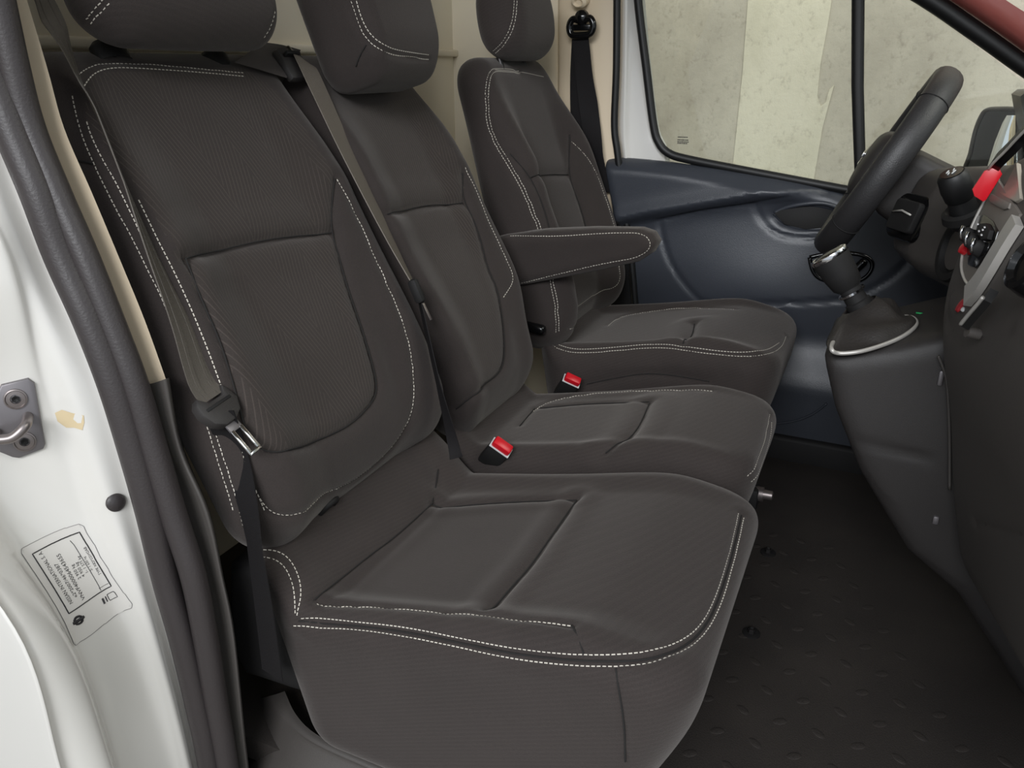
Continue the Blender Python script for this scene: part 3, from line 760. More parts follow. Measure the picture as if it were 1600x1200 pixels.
# ------------------------------------------------------------------ the cab shell and the garage
def quad_grid(rows, nu=6, nv=6):
    """rows: list of point lists (same length); Catmull-Rom surface through them"""
    G = np.array([spline(r, nu) for r in rows])
    G = np.array([spline(G[:, k], nv) for k in range(G.shape[1])]).transpose(1, 0, 2)
    a, b = G.shape[:2]
    F = [[i * b + k, i * b + k + 1, (i + 1) * b + k + 1, (i + 1) * b + k] for i in range(a - 1) for k in range(b - 1)]
    return G.reshape(-1, 3), F
def box(lo, hi, r=0.0):
    lo, hi = np.array(lo, float), np.array(hi, float)
    return rbox((lo + hi) / 2, hi - lo, r)

struct(obj('wall_concrete', *box((-14, 3.9, -0.6), (6, 4.1, 4.2)), 'concrete', None, False), 'weathered concrete garage wall beyond the driver window')
struct(obj('floor_garage', *box((-6, -5, -0.62), (6, 3.9, -0.55)), 'concrete_ground', None, False), 'grey concrete garage floor under the van')
fl = struct(obj('floor', *box((-1.25, 0.72, -0.05), (0.75, 2.16, 0.0)), 'floor_rubber', None, False), 'dark speckled rubber floor mat of the cab')
struct(obj('ceiling', *box((-1.28, 0.66, 1.74), (0.25, 2.30, 1.80)), 'headliner', None, False), 'pale headliner of the cab roof')
# bulkhead
bh = struct(obj('wall_bulkhead', *box((-1.34, 0.60, -0.05), (-1.25, 2.40, 1.74)), 'bulkhead_cream', None, False), 'cream steel bulkhead behind the seats')
obj('rib', *box((-1.252, 0.62, 1.065), (-1.232, 2.38, 1.085), 0.006), 'bulkhead_cream', bh)
obj('rib', *box((-1.252, 0.62, 0.70), (-1.232, 2.38, 0.72), 0.006), 'bulkhead_cream', bh)

# ---------------- near door aperture: painted jamb, seal, pillar trim
rows = []
jamb = [
 [np.array((-0.9083, 0.6400, 1.1573)), np.array((-0.9252, 0.6300, 1.1570)), np.array((-0.9350, 0.6050, 1.1548)), np.array((-0.9516, 0.5920, 1.1542)), np.array((-0.9883, 0.5750, 1.1542)), np.array((-1.0064, 0.5300, 1.1502)), np.array((-1.0254, 0.5000, 1.1478)), np.array((-0.9962, 0.4700, 1.1430)), np.array((-0.9412, 0.4250, 1.1352))],
 [np.array((-0.9312, 0.6400, 0.9722)), np.array((-0.9627, 0.6300, 0.9719)), np.array((-0.9707, 0.6050, 0.9732)), np.array((-0.9849, 0.5920, 0.9736)), np.array((-1.0038, 0.5750, 0.9741)), np.array((-1.0302, 0.5300, 0.9762)), np.array((-1.0562, 0.5000, 0.9773)), np.array((-1.0289, 0.4700, 0.9800)), np.array((-0.9873, 0.4250, 0.9841))],
 [np.array((-0.9001, 0.6400, 0.8224)), np.array((-0.9361, 0.6300, 0.8210)), np.array((-0.9347, 0.6050, 0.8263)), np.array((-0.9337, 0.5920, 0.8291)), np.array((-0.9330, 0.5750, 0.8326)), np.array((-0.9647, 0.5300, 0.8388)), np.array((-0.9819, 0.5000, 0.8433)), np.array((-0.9586, 0.4700, 0.8517)), np.array((-0.9349, 0.4250, 0.8632))],
 [np.array((-0.8537, 0.6400, 0.6599)), np.array((-0.8829, 0.6300, 0.6585)), np.array((-0.9004, 0.6050, 0.6647)), np.array((-0.9260, 0.5920, 0.6651)), np.array((-0.9347, 0.5750, 0.6699)), np.array((-0.9710, 0.5300, 0.6801)), np.array((-0.9933, 0.5000, 0.6873)), np.array((-0.9721, 0.4700, 0.7019)), np.array((-0.9528, 0.4250, 0.7217))],
 [np.array((-0.8345, 0.6400, 0.4743)), np.array((-0.8637, 0.6300, 0.4724)), np.array((-0.8729, 0.6050, 0.4837)), np.array((-0.9011, 0.5920, 0.4836)), np.array((-0.9176, 0.5750, 0.4888)), np.array((-0.9436, 0.5300, 0.5068)), np.array((-0.9500, 0.5000, 0.5217)), np.array((-0.9325, 0.4700, 0.5427)), np.array((-0.9192, 0.4250, 0.5708))],
 [np.array((-0.8128, 0.6400, 0.2647)), np.array((-0.8502, 0.6300, 0.2590)), np.array((-0.8394, 0.6050, 0.2819)), np.array((-0.8456, 0.5920, 0.2895)), np.array((-0.8590, 0.5750, 0.2977)), np.array((-0.8572, 0.5300, 0.3326)), np.array((-0.8584, 0.5000, 0.3550)), np.array((-0.8197, 0.4700, 0.3916)), np.array((-0.8163, 0.4250, 0.4270))],
 [np.array((-0.8024, 0.6400, 0.0191)), np.array((-0.8437, 0.6300, 0.0098)), np.array((-0.8246, 0.6050, 0.0439)), np.array((-0.8270, 0.5920, 0.0559)), np.array((-0.8346, 0.5750, 0.0694)), np.array((-0.8343, 0.5300, 0.1148)), np.array((-0.8327, 0.5000, 0.1458)), np.array((-0.7961, 0.4700, 0.1932)), np.array((-0.8128, 0.4250, 0.2306))],
 [np.array((-0.8059, 0.6400, -0.2767)), np.array((-0.8522, 0.6300, -0.2918)), np.array((-0.8327, 0.6050, -0.2476)), np.array((-0.8336, 0.5920, -0.2313)), np.array((-0.8378, 0.5750, -0.2118)), np.array((-0.8232, 0.5300, -0.1447)), np.array((-0.8213, 0.5000, -0.1046)), np.array((-0.7864, 0.4700, -0.0446)), np.array((-0.8088, 0.4250, 0.0002))],
]
jamb.insert(0, [a + (a - b) * 2.2 for a, b in zip(jamb[0], jamb[1])])    # the pillar goes on up to the roof
for r in jamb:                     # outer skin runs back along the van from the last point
    e = np.array(r[-1]); r.append(e + np.array((-0.05, -0.012, 0))); r.append(e + np.array((-0.6, -0.03, 0)))
JV, JF = quad_grid(jamb, 7, 8)
JV2 = JV.copy(); JV2[:, 0] -= 0.004; JV2[:, 1] += 0.01
wr = struct(obj('wall_jamb', JV, JF, 'paint_white', None), 'glossy white painted door jamb of the van at the open door')
jamb_bvh = BVHTree.FromPolygons(JV.tolist(), JF)

def tubes(name, pts, r, mat, parent, seg=14, n=8):
    return obj(name, *tube(spline(pts, n), r, seg), mat, parent)
seal = thing('door_seal', 'thick dark rubber door seal curving down the near white jamb', 'seal', tuple(np.array((-0.7843, 0.6200, 0.0477))))
lipc = [np.array((-0.9583, 0.6250, 1.1582)), np.array((-0.9553, 0.6250, 1.0754)), np.array((-0.9343, 0.6250, 0.9730)), np.array((-0.9129, 0.6250, 0.9012)), np.array((-0.8953, 0.6250, 0.8260)), np.array((-0.8686, 0.6250, 0.7483)), np.array((-0.8480, 0.6250, 0.6663)), np.array((-0.8362, 0.6250, 0.5784)), np.array((-0.8275, 0.6250, 0.4844)), np.array((-0.8234, 0.6250, 0.3828)), np.array((-0.8136, 0.6250, 0.2758)), np.array((-0.8087, 0.6250, 0.1592)), np.array((-0.8078, 0.6250, 0.0316)), np.array((-0.8214, 0.6250, -0.2667))]
bulbc = [np.array((-0.9293, 0.6400, 1.1583)), np.array((-0.9289, 0.6400, 1.0421)), np.array((-0.9232, 0.6400, 0.9724)), np.array((-0.9009, 0.6400, 0.9000)), np.array((-0.8743, 0.6400, 0.8249)), np.array((-0.8513, 0.6400, 0.7463)), np.array((-0.8297, 0.6400, 0.6640)), np.array((-0.8167, 0.6400, 0.5757)), np.array((-0.8030, 0.6400, 0.4824)), np.array((-0.7860, 0.6400, 0.3843)), np.array((-0.7836, 0.6400, 0.2750)), np.array((-0.7864, 0.6400, 0.1552)), np.array((-0.7881, 0.6400, 0.0258)), np.array((-0.7980, 0.6400, -0.2720))]
lipc.insert(0, lipc[0] + (lipc[0] - lipc[1]) * 4.5); bulbc.insert(0, bulbc[0] + (bulbc[0] - bulbc[1]) * 3.2)
tubes('lip', lipc, np.interp(np.linspace(0, 1, 113), [0, .3, .6, 1], [.021, .021, .0195, .0165]), 'rubber', seal, 16)
tubes('bulb', bulbc, np.interp(np.linspace(0, 1, 113), [0, .3, .6, 1], [.018, .017, .0175, .017]), 'rubber', seal, 16)
# pillar trim inside the seal: cream above, dark below
cream = [[np.array((-0.9982, 0.6720, 1.1654)), np.array((-0.9747, 0.6790, 1.1650)), np.array((-0.9509, 0.6840, 1.1643))], [np.array((-0.9871, 0.6720, 1.0422)), np.array((-0.9644, 0.6790, 1.0422)), np.array((-0.9324, 0.6840, 1.0422))], [np.array((-0.9717, 0.6720, 0.9690)), np.array((-0.9519, 0.6790, 0.9691)), np.array((-0.9237, 0.6840, 0.9696))], [np.array((-0.9411, 0.6720, 0.8933)), np.array((-0.9233, 0.6790, 0.8934)), np.array((-0.8970, 0.6840, 0.8944))], [np.array((-0.9083, 0.6720, 0.8151)), np.array((-0.8936, 0.6790, 0.8150)), np.array((-0.8705, 0.6840, 0.8162))], [np.array((-0.8841, 0.6720, 0.7330)), np.array((-0.8665, 0.6790, 0.7333)), np.array((-0.8441, 0.6840, 0.7348))], [np.array((-0.8667, 0.6720, 0.6441)), np.array((-0.8453, 0.6790, 0.6480)), np.array((-0.8245, 0.6840, 0.6561))]]
cream.insert(0, [a + (a - b) * 3.2 for a, b in zip(cream[0], cream[1])])
v, f = quad_grid(cream, 4, 5)
struct(obj('trim_1', v, f, 'trim_cream', None), 'cream plastic pillar trim strip beside the near door seal')
dark = [[np.array((-0.8615, 0.6680, 0.6465)), np.array((-0.8416, 0.6760, 0.6497)), np.array((-0.8181, 0.6840, 0.6590)), np.array((-1.0796, 0.9000, 0.5381))], [np.array((-0.8474, 0.6680, 0.5565)), np.array((-0.8323, 0.6760, 0.5560)), np.array((-0.8160, 0.6840, 0.5559)), np.array((-1.0704, 0.9000, 0.4037))], [np.array((-0.8253, 0.6680, 0.4613)), np.array((-0.8020, 0.6760, 0.4629)), np.array((-0.7851, 0.6840, 0.4628)), np.array((-1.0363, 0.9000, 0.2797))], [np.array((-0.8073, 0.6680, 0.3596)), np.array((-0.7908, 0.6760, 0.3594)), np.array((-0.7782, 0.6840, 0.3580)), np.array((-1.0307, 0.9000, 0.1406))], [np.array((-0.8043, 0.6680, 0.2464)), np.array((-0.7869, 0.6760, 0.2465)), np.array((-0.7748, 0.6840, 0.2447)), np.array((-1.0300, 0.9000, -0.0102))], [np.array((-0.8151, 0.6680, -0.0151)), np.array((-0.8042, 0.6760, -0.0180)), np.array((-0.7917, 0.6840, -0.0202)), np.array((-1.0493, 0.9000, -0.3586))], [np.array((-0.8248, 0.6680, -0.3245)), np.array((-0.8120, 0.6760, -0.3271)), np.array((-0.7974, 0.6840, -0.3287)), np.array((-1.0577, 0.9000, -0.7660))]]
v, f = quad_grid(dark, 4, 5)
struct(obj('trim_2', v, f, 'plastic', None), 'dark plastic lower pillar trim beside the near door seal')
# near side wall behind the pillar, closing the cab
struct(obj('wall_near', *box((-1.30, 0.66, -0.05), (-1.10, 0.72, 1.78)), 'bulkhead_cream', None, False), 'cream side panel behind the outer passenger seat')
# sill step below the door
sill = [[np.array((-0.7954, 0.7876, 0.0500)), np.array((-0.8093, 0.7787, 0.0450)), np.array((-0.8427, 0.7839, 0.0200)), np.array((-0.9855, 0.8602, -0.1200))], [np.array((-0.7448, 0.7543, 0.0500)), np.array((-0.7566, 0.7452, 0.0450)), np.array((-0.7856, 0.7469, 0.0200)), np.array((-0.8958, 0.7499, -0.1200))], [np.array((-0.6880, 0.7349, 0.0500)), np.array((-0.6934, 0.7249, 0.0450)), np.array((-0.7143, 0.7186, 0.0200)), np.array((-0.8084, 0.6487, -0.1200))], [np.array((-0.6032, 0.7300, 0.0500)), np.array((-0.6055, 0.7192, 0.0450)), np.array((-0.6172, 0.7122, 0.0200)), np.array((-0.6750, 0.5801, -0.1200))], [np.array((-0.5135, 0.7350, 0.0500)), np.array((-0.5139, 0.7244, 0.0450)), np.array((-0.5209, 0.7187, 0.0200)), np.array((-0.5247, 0.5978, -0.1200))], [np.array((-0.2647, 0.7861, 0.0500)), np.array((-0.2638, 0.7737, 0.0450)), np.array((-0.2662, 0.7665, 0.0200)), np.array((-0.2713, 0.7905, -0.1200))], [np.array((-0.0092, 0.8711, 0.0500)), np.array((-0.0070, 0.8600, 0.0450)), np.array((-0.0035, 0.8561, 0.0200)), np.array((0.0084, 0.8880, -0.1200))]]
v, f = quad_grid(sill, 5, 5)
struct(obj('trim_3', v, f, 'plastic', None), 'dark plastic sill moulding curving under the outer passenger seat')

# ---------------- driver-side pillar
pill = [[np.array((-0.9064, 2.2400, 1.3029)), np.array((-0.8929, 2.2250, 1.3008)), np.array((-0.8468, 2.2200, 1.2982)), np.array((-0.7819, 2.2150, 1.2947)), np.array((-0.7430, 2.2200, 1.2934))], [np.array((-0.9000, 2.2400, 1.0316)), np.array((-0.8862, 2.2250, 1.0317)), np.array((-0.8381, 2.2200, 1.0318)), np.array((-0.7705, 2.2150, 1.0319)), np.array((-0.7298, 2.2200, 1.0320))], [np.array((-0.8964, 2.2400, 0.8811)), np.array((-0.8825, 2.2250, 0.8823)), np.array((-0.8236, 2.2200, 0.8843)), np.array((-0.7642, 2.2150, 0.8862)), np.array((-0.7263, 2.2200, 0.8870))], [np.array((-0.8774, 2.2400, 0.7644)), np.array((-0.8634, 2.2250, 0.7666)), np.array((-0.7902, 2.2200, 0.7707)), np.array((-0.7401, 2.2150, 0.7737)), np.array((-0.7074, 2.2200, 0.7747))], [np.array((-0.8327, 2.2400, 0.6325)), np.array((-0.8170, 2.2250, 0.6359)), np.array((-0.7455, 2.2200, 0.6419)), np.array((-0.7010, 2.2150, 0.6459)), np.array((-0.6737, 2.2200, 0.6471))]]
pill.insert(0, [a + (a - b) * 2.6 for a, b in zip(pill[0], pill[1])])
v, f = quad_grid(pill, 5, 5)
tr2 = struct(obj('trim_4', v, f, 'trim_cream', None), 'cream pillar trim behind the driver belt')
lowp = [[np.array((-0.8326, 2.2400, 0.6306)), np.array((-0.7461, 2.2220, 0.6397)), np.array((-0.6751, 2.2250, 0.6444))], [np.array((-0.7464, 2.2400, 0.5086)), np.array((-0.6907, 2.2220, 0.5177)), np.array((-0.6467, 2.2250, 0.5213))], [np.array((-0.6941, 2.2400, 0.2725)), np.array((-0.6479, 2.2220, 0.2844)), np.array((-0.6048, 2.2250, 0.2895))]]
v, f = quad_grid(lowp, 5, 5)
struct(obj('trim_5', v, f, 'plastic_dark', None), 'dark lower pillar trim behind the driver seat')
struct(obj('wall_far', *box((-1.30, 2.26, -0.05), (-0.86, 2.34, 1.78)), 'bulkhead_cream', None, False), 'cream side panel behind the driver seat')
seal2 = thing('door_seal', 'slim dark rubber seal along the driver door pillar', 'seal', tuple(np.array((-0.6430, 2.2000, 0.4888))))
tubes('bulb', [np.array((-0.7275, 2.2050, 1.2912)), np.array((-0.7228, 2.2050, 1.2012)), np.array((-0.7158, 2.2050, 1.0320)), np.array((-0.7140, 2.2050, 0.8882)), np.array((-0.7006, 2.2050, 0.8115)), np.array((-0.6742, 2.2050, 0.6712)), np.array((-0.6447, 2.2050, 0.5255)), np.array((-0.6220, 2.2050, 0.3733))], 0.010, 'rubber_black', seal2, 12)

# ---------------- driver's door: painted frame, rubber, glass, panel
dfr = [
    [np.array((-0.7371, 2.2400, 1.3249)), np.array((-0.7148, 2.2250, 1.3221)), np.array((-0.7041, 2.2350, 1.3226)), np.array((-0.6950, 2.2500, 1.3238)), np.array((-0.6802, 2.2700, 1.3252))],
    [np.array((-0.7272, 2.2400, 1.2036)), np.array((-0.7064, 2.2250, 1.2020)), np.array((-0.6972, 2.2350, 1.2024)), np.array((-0.6859, 2.2500, 1.2030)), np.array((-0.6654, 2.2700, 1.2037))],
    [np.array((-0.7217, 2.2400, 1.0319)), np.array((-0.6986, 2.2250, 1.0320)), np.array((-0.6873, 2.2350, 1.0320)), np.array((-0.6574, 2.2500, 1.0320)), np.array((-0.6362, 2.2700, 1.0319))],
    [np.array((-0.7192, 2.2400, 0.8774)), np.array((-0.6939, 2.2250, 0.8791)), np.array((-0.6784, 2.2350, 0.8789)), np.array((-0.6238, 2.2500, 0.8796)), np.array((-0.6037, 2.2700, 0.8789))],
    [np.array((-0.7018, 2.2400, 0.7995)), np.array((-0.6839, 2.2250, 0.8017)), np.array((-0.6664, 2.2350, 0.8015)), np.array((-0.5929, 2.2500, 0.8033)), np.array((-0.5688, 2.2700, 0.8025))],
    [np.array((-0.6654, 2.2400, 0.6298)), np.array((-0.6533, 2.2250, 0.6331)), np.array((-0.6410, 2.2350, 0.6324)), np.array((-0.5808, 2.2500, 0.6345)), np.array((-0.5559, 2.2700, 0.6332))],
    [np.array((-0.6259, 2.2400, 0.3634)), np.array((-0.6158, 2.2250, 0.3687)), np.array((-0.6048, 2.2350, 0.3674)), np.array((-0.5618, 2.2500, 0.3688)), np.array((-0.5356, 2.2700, 0.3667))]]
dfr.insert(0, [a + (a - b) * 3.4 for a, b in zip(dfr[0], dfr[1])])
door = struct(obj('door_1', *quad_grid(dfr, 5, 5), 'paint_white', None), 'driver door with white painted frame and dark moulded inner panel')
wf = [np.array((-0.6869, 2.2350, 1.3217)), np.array((-0.6743, 2.2350, 1.2017)), np.array((-0.6406, 2.2350, 1.0320)), np.array((-0.6112, 2.2350, 0.8893)), np.array((-0.5915, 2.2350, 0.8408)), np.array((-0.5606, 2.2350, 0.8147)), np.array((-0.5078, 2.2350, 0.8017)), np.array((-0.3760, 2.2350, 0.7826)), np.array((-0.2087, 2.2350, 0.7599)), np.array((-0.0812, 2.2350, 0.7430)), np.array((0.1435, 2.2350, 0.7148)), np.array((0.3123, 2.2350, 0.6887))]
wf.insert(0, wf[0] + (wf[0] - wf[1]) * 3.2)
obj('window_rubber', *tube(spline(wf, 8), 0.0115, 12), 'rubber_black', door)
ap = [np.array((-0.74, 2.235, 1.585)), np.array((-0.50, 2.235, 1.53)), np.array((-0.2086, 2.2350, 1.3105)), np.array((0.0027, 2.2350, 1.1923)), np.array((0.1214, 2.2350, 1.1175)), np.array((0.2385, 2.2350, 1.0401)), np.array((0.3821, 2.2350, 0.9443)), np.array((0.60, 2.235, 0.74))]
obj('window_rubber', *tube(spline(ap, 8), 0.020, 12), 'rubber_black', door)
obj('divider', *quad_grid([[np.array((-0.262, 2.25, 1.36)), np.array((-0.258, 2.236, 1.36)), np.array((-0.238, 2.236, 1.36)), np.array((-0.234, 2.25, 1.36))], [np.array((-0.1683, 2.2500, 1.2699)), np.array((-0.1630, 2.2360, 1.2683)), np.array((-0.1418, 2.2360, 1.2673)), np.array((-0.1385, 2.2500, 1.2685))], [np.array((-0.1196, 2.2500, 0.9929)), np.array((-0.1145, 2.2360, 0.9932)), np.array((-0.0940, 2.2360, 0.9934)), np.array((-0.0903, 2.2500, 0.9932))], [np.array((-0.0722, 2.2500, 0.7383)), np.array((-0.0687, 2.2360, 0.7404)), np.array((-0.0492, 2.2360, 0.7416)), np.array((-0.0450, 2.2500, 0.7400))]], 3, 3), 'rubber_black', door)
gpoly = [(-0.77, 0.77), (0.55, 0.66), (0.55, 0.78), (0.20, 1.04), (-0.02, 1.19), (-0.23, 1.34), (-0.50, 1.53), (-0.76, 1.59)]
gl = struct(obj('window_1', *prism(gpoly, (0, 2.262, 0), (1, 0, 0), (0, 0, 1), (0, -1, 0), 0.004), 'window_glass', None, False), 'clear driver door window glass with a small printed marking')
struct(obj('trim_8', *box((-0.90, 2.21, 1.60), (0.25, 2.30, 1.76), 0.02), 'trim_cream', None), 'cream header trim above the driver window')
# printed marking in the lower corner of the glass
mk = MB()
for k, (w, z) in enumerate(((0.028, 0.0), (0.030, -0.0075), (0.032, -0.0125), (0.028, -0.0165))):
    p = np.array((-0.5460, 2.2560, 0.8578))
    x = 0
    while x < w:
        l = 0.0016 + 0.0012 * ((k * 7 + int(x * 1e4)) % 3)
        mk.add(box((p[0] + x, 2.2555, p[2] + z - 0.0013), (p[0] + x + l, 2.257, p[2] + z + 0.0013)))
        x += l + 0.0009
mk.obj('glass_marking', 'ink', gl, False)
# A-pillar, salmon coloured outside the black frame
v, f = quad_grid([[np.array((-0.55, 2.25, 1.60)), np.array((-0.52, 2.20, 1.66)), np.array((-0.48, 2.19, 1.72))], [np.array((-0.1692, 2.2500, 1.3233)), np.array((-0.1129, 2.2000, 1.3267)), np.array((-0.0506, 2.1900, 1.3466))], [np.array((0.0433, 2.2500, 1.1894)), np.array((0.0830, 2.2000, 1.1874)), np.array((0.1336, 2.1900, 1.2003))], [np.array((0.1764, 2.2500, 1.1038)), np.array((0.2006, 2.2000, 1.1097)), np.array((0.2438, 2.1900, 1.1291))], [np.array((0.4071, 2.2500, 0.9509)), np.array((0.4181, 2.2000, 0.9665)), np.array((0.4552, 2.1900, 0.9932))], [np.array((0.66, 2.27, 0.80)), np.array((0.69, 2.23, 0.82)), np.array((0.73, 2.21, 0.84))]], 4, 5)
struct(obj('trim_6', v, f, 'salmon_red', None), 'salmon red windscreen pillar above the door mirror')

dp_top = [(-0.79, 0.80), (-0.66, 0.800), (-0.55, 0.795), (-0.40, 0.780), (-0.25, 0.762), (-0.10, 0.742), (0.10, 0.715), (0.45, 0.67)]
def dp_fn(x, y, z):
    zt = np.interp(x, [p[0] for p in dp_top], [p[1] for p in dp_top])
    # forward crease: upper shelf stands proud of the lower panel
    zc = np.interp(x, [-0.72, -0.60, -0.45, -0.30, -0.15, 0.45], [0.60, 0.635, 0.67, 0.705, 0.725, 0.735])
    pro = 0.030 * sstep(zc - 0.012, zc + 0.03, z) * sstep(-0.05, -0.30, x) + 0.012 * np.exp(-((z - zc - 0.02) / 0.03) ** 2)
    pro = pro - 0.035 * sstep(zt - 0.04, zt + 0.01, z)
    pro = pro + 0.030 * np.exp(-(((x + 0.30) / 0.28) ** 2 + ((z - 0.47) / 0.14) ** 2))      # swelling of the lower panel
    pro = pro - 0.022 * np.exp(-(((x + 0.175) / 0.085) ** 2 + ((z - 0.668) / 0.028) ** 2) ** 2) # hand recess
    pro = pro + 0.06 * sstep(0.36, 0.20, z)                                                     # pocket at the bottom
    d = smax(2.215 - pro - y, y - 2.245, 0.01)
    xl = np.interp(z, [0.05, 0.37, 0.60, 0.80], [-0.60, -0.628, -0.690, -0.742])
    d = smax(d, z - zt, 0.02); d = smax(d, xl - x, 0.02); d = np.maximum(d, 0.06 - z)
    return np.maximum(d, x - 0.42)
dp = Soft(dp_fn, (-0.80, 2.08, 0.04), (0.44, 2.27, 0.84), 0.0085, (0, 0, 0))
w1 = np.array([[-0.5707,2.2064,0.6333],[-0.5563,2.2081,0.5814],[-0.5276,2.2013,0.519],[-0.4828,2.1955,0.4634],[-0.4269,2.1942,0.4137]])
w2 = np.array([[-0.5707,2.2064,0.6333],[-0.4578,2.1989,0.6677],[-0.3767,2.2009,0.6853],[-0.316,2.2032,0.6976]])
w3 = np.array([[-0.4269,2.1942,0.4137],[-0.3298,2.1887,0.4215],[-0.2547,2.1878,0.4328],[-0.147,2.1933,0.4481],[-0.0595,2.2007,0.4639],[-0.024,2.2037,0.4779],[0.0532,2.2102,0.5397],[0.0943,2.2135,0.6109]])
w4 = np.array([[-0.316,2.2032,0.6976],[-0.283,2.2093,0.648],[-0.2398,2.2063,0.6229],[-0.1853,2.2066,0.6172],[-0.1167,2.2094,0.626]])
w5 = np.array([[-0.316,2.2032,0.6976],[-0.2249,2.1925,0.7251],[-0.1334,2.2234,0.7364]])
for w in (w1, w2, w3, w4): dp.groove(w, 0.006, 0.007)
dp.groove(w5, 0.003, 0.007)
dp.finish()
dpo = dp.build('door_panel', 'door_plastic', door)
def on(soft, P, lift): 
    Q = soft.line(P, 0.006)
    return Q + np.array([soft.bvh.find_nearest(Vector(q))[1] for q in Q]) * lift
def plate(soft, name, pts, lift, th, mat, parent, bevel=0.002):
    """raised or sunk plate with the outline pts laid on a body"""
    P = np.asarray(pts); c = P.mean(0)
    n = np.mean([soft.bvh.find_nearest(Vector(p))[1] for p in P], 0); n /= np.linalg.norm(n)
    u = P[0] - c; u -= n * (u @ n); u /= np.linalg.norm(u); w = np.cross(n, u)
    poly = [((p - c) @ u, (p - c) @ w) for p in P]
    return obj(name, *prism(poly, c + n * (lift - th), u, w, n, th, bevel), mat, parent, True, 40)
pull = np.array([[-0.2609,2.2176,0.6756],[-0.2239,2.2135,0.6973],[-0.1602,2.2106,0.712],[-0.1101,2.2127,0.7086],[-0.0831,2.2165,0.6805],[-0.1024,2.2188,0.6522],[-0.1766,2.2173,0.6398],[-0.2315,2.2189,0.6487],[-0.2609,2.2176,0.6756]])
plate(dp, 'pull_bowl', pull[:-1], 0.002, 0.006, 'plastic_dark', dpo, 0.001)
obj('pull_rim', *tube(on(dp, pull, 0.0), 0.006, 10), 'door_plastic', dpo)
hring = np.array([[-0.1559,2.2011,0.5697],[-0.1456,2.1968,0.532],[-0.1298,2.196,0.5112],[-0.0761,2.2006,0.5126],[-0.0175,2.2053,0.5162],[0.0058,2.2091,0.5619],[-0.0006,2.21,0.5829],[-0.0413,2.2088,0.5893],[-0.1031,2.2059,0.5874],[-0.1559,2.2011,0.5697]])
hd = obj('handle_surround', *tube(on(dp, hring, 0.003), 0.0055, 10), 'plastic_gloss', dpo)
hl = np.array([[-0.0653,2.2022,0.5237],[-0.0463,2.2049,0.5422],[-0.0296,2.2075,0.5637],[-0.0208,2.2087,0.5761]])
obj('door_handle', *tube(on(dp, hl, 0.016), [0.009, 0.011, 0.011] + [0.011] * (len(on(dp, hl, 0.016)) - 4) + [0.008], 12), 'plastic_gloss', dpo)
hc = np.array(hring).mean(0)
obj('handle_recess', *lathe([(0, 0.0), (0.001, 0.036), (0.004, 0.038), (0.004, 0.0)], hc + np.array((0, -0.004, 0)), (0, 1, 0), 24, sq=(0.6, 1.25)), 'plastic_dark', dpo)
pk = np.array([[-0.1913,2.155,0.0965],[-0.1575,2.155,0.1051],[-0.1167,2.155,0.1229],[-0.0784,2.1549,0.1518],[-0.0548,2.1548,0.185]])
obj('pocket_rim', *tube(on(dp, pk, 0.002), 0.003, 8), 'door_plastic', dpo)
# sill ledge along the driver's door
struct(obj('trim_7', *box((-0.75, 2.135, -0.05), (0.6, 2.24, 0.07), 0.012), 'plastic_dark', None), 'dark sill ledge under the driver door')
# windscreen base, scuttle and windscreen
wsv = [(0.62, 0.62, 0.92), (0.62, 2.30, 0.92), (0.22, 2.24, 1.74), (0.22, 0.68, 1.74)]
struct(obj('window_2', np.concatenate([wsv, np.array(wsv) + np.array((.005, 0, .003))]), [[0, 1, 2, 3], [7, 6, 5, 4], [0, 4, 5, 1], [1, 5, 6, 2], [2, 6, 7, 3], [3, 7, 4, 0]], 'window_glass', None, False), 'sloping windscreen glass over the dashboard')
struct(obj('wall_front', *box((0.55, 0.66, -0.05), (0.62, 2.24, 0.90)), 'plastic_dark', None, False), 'dark footwell bulkhead under the dashboard')
# ------------------------------------------------------------------ dashboard
dash = thing('dashboard', 'dark grey moulded dashboard with centre stack, silver trim strip and round controls', 'dashboard', (0.30, 1.40, 0.0))
pz = [0.18, 0.234, 0.425, 0.553, 0.632, 0.71, 0.76, 0.824, 0.887, 1.003]
px_ = [0.28, 0.222, 0.170, 0.143, 0.118, 0.104, 0.106, 0.116, 0.133, 0.165]
def stack_fn(x, y, z):
    zz = np.clip(z, 0.18, 1.0)
    xf = sum(np.interp(zz + q, pz, px_) for q in (-0.03, -0.015, 0, 0.015, 0.03)) / 5 + 0.17 * (1.28 - y)
    d = (xf - x) * 0.9
    d = smax(d, y - 1.325, 0.05); d = smax(d, 0.68 - y, 0.04)
    d = smax(d, (0.225 + 0.2 * (1.28 - y)) - z, 0.10)
    d = smax(d, z - 0.935 - 0.15 * (x - 0.15), 0.05)
    return np.maximum(d, x - 0.56)
stk = Soft(stack_fn, (0.04, 0.60, 0.12), (0.60, 1.40, 1.08), 0.0095, (0, 0, 0))
t1 = np.array([[0.1886,1.1611,0.4343],[0.1936,1.0792,0.4749],[0.1982,1.0074,0.5108],[0.2022,0.9359,0.5464]])
t2 = np.array([[0.1207,1.194,0.7486],[0.1107,1.2514,0.7458],[0.1055,1.2812,0.7273],[0.1103,1.2614,0.6974],[0.1192,1.2133,0.6916],[0.1261,1.1686,0.6969],[0.1327,1.1244,0.708],[0.1414,1.0677,0.7336],[0.1532,1.0115,0.7647]])
stk.groove(t1, 0.004, 0.008); stk.groove(t2, 0.003, 0.010)
stk.finish()
sto = stk.build('centre_stack', 'plastic', dash)
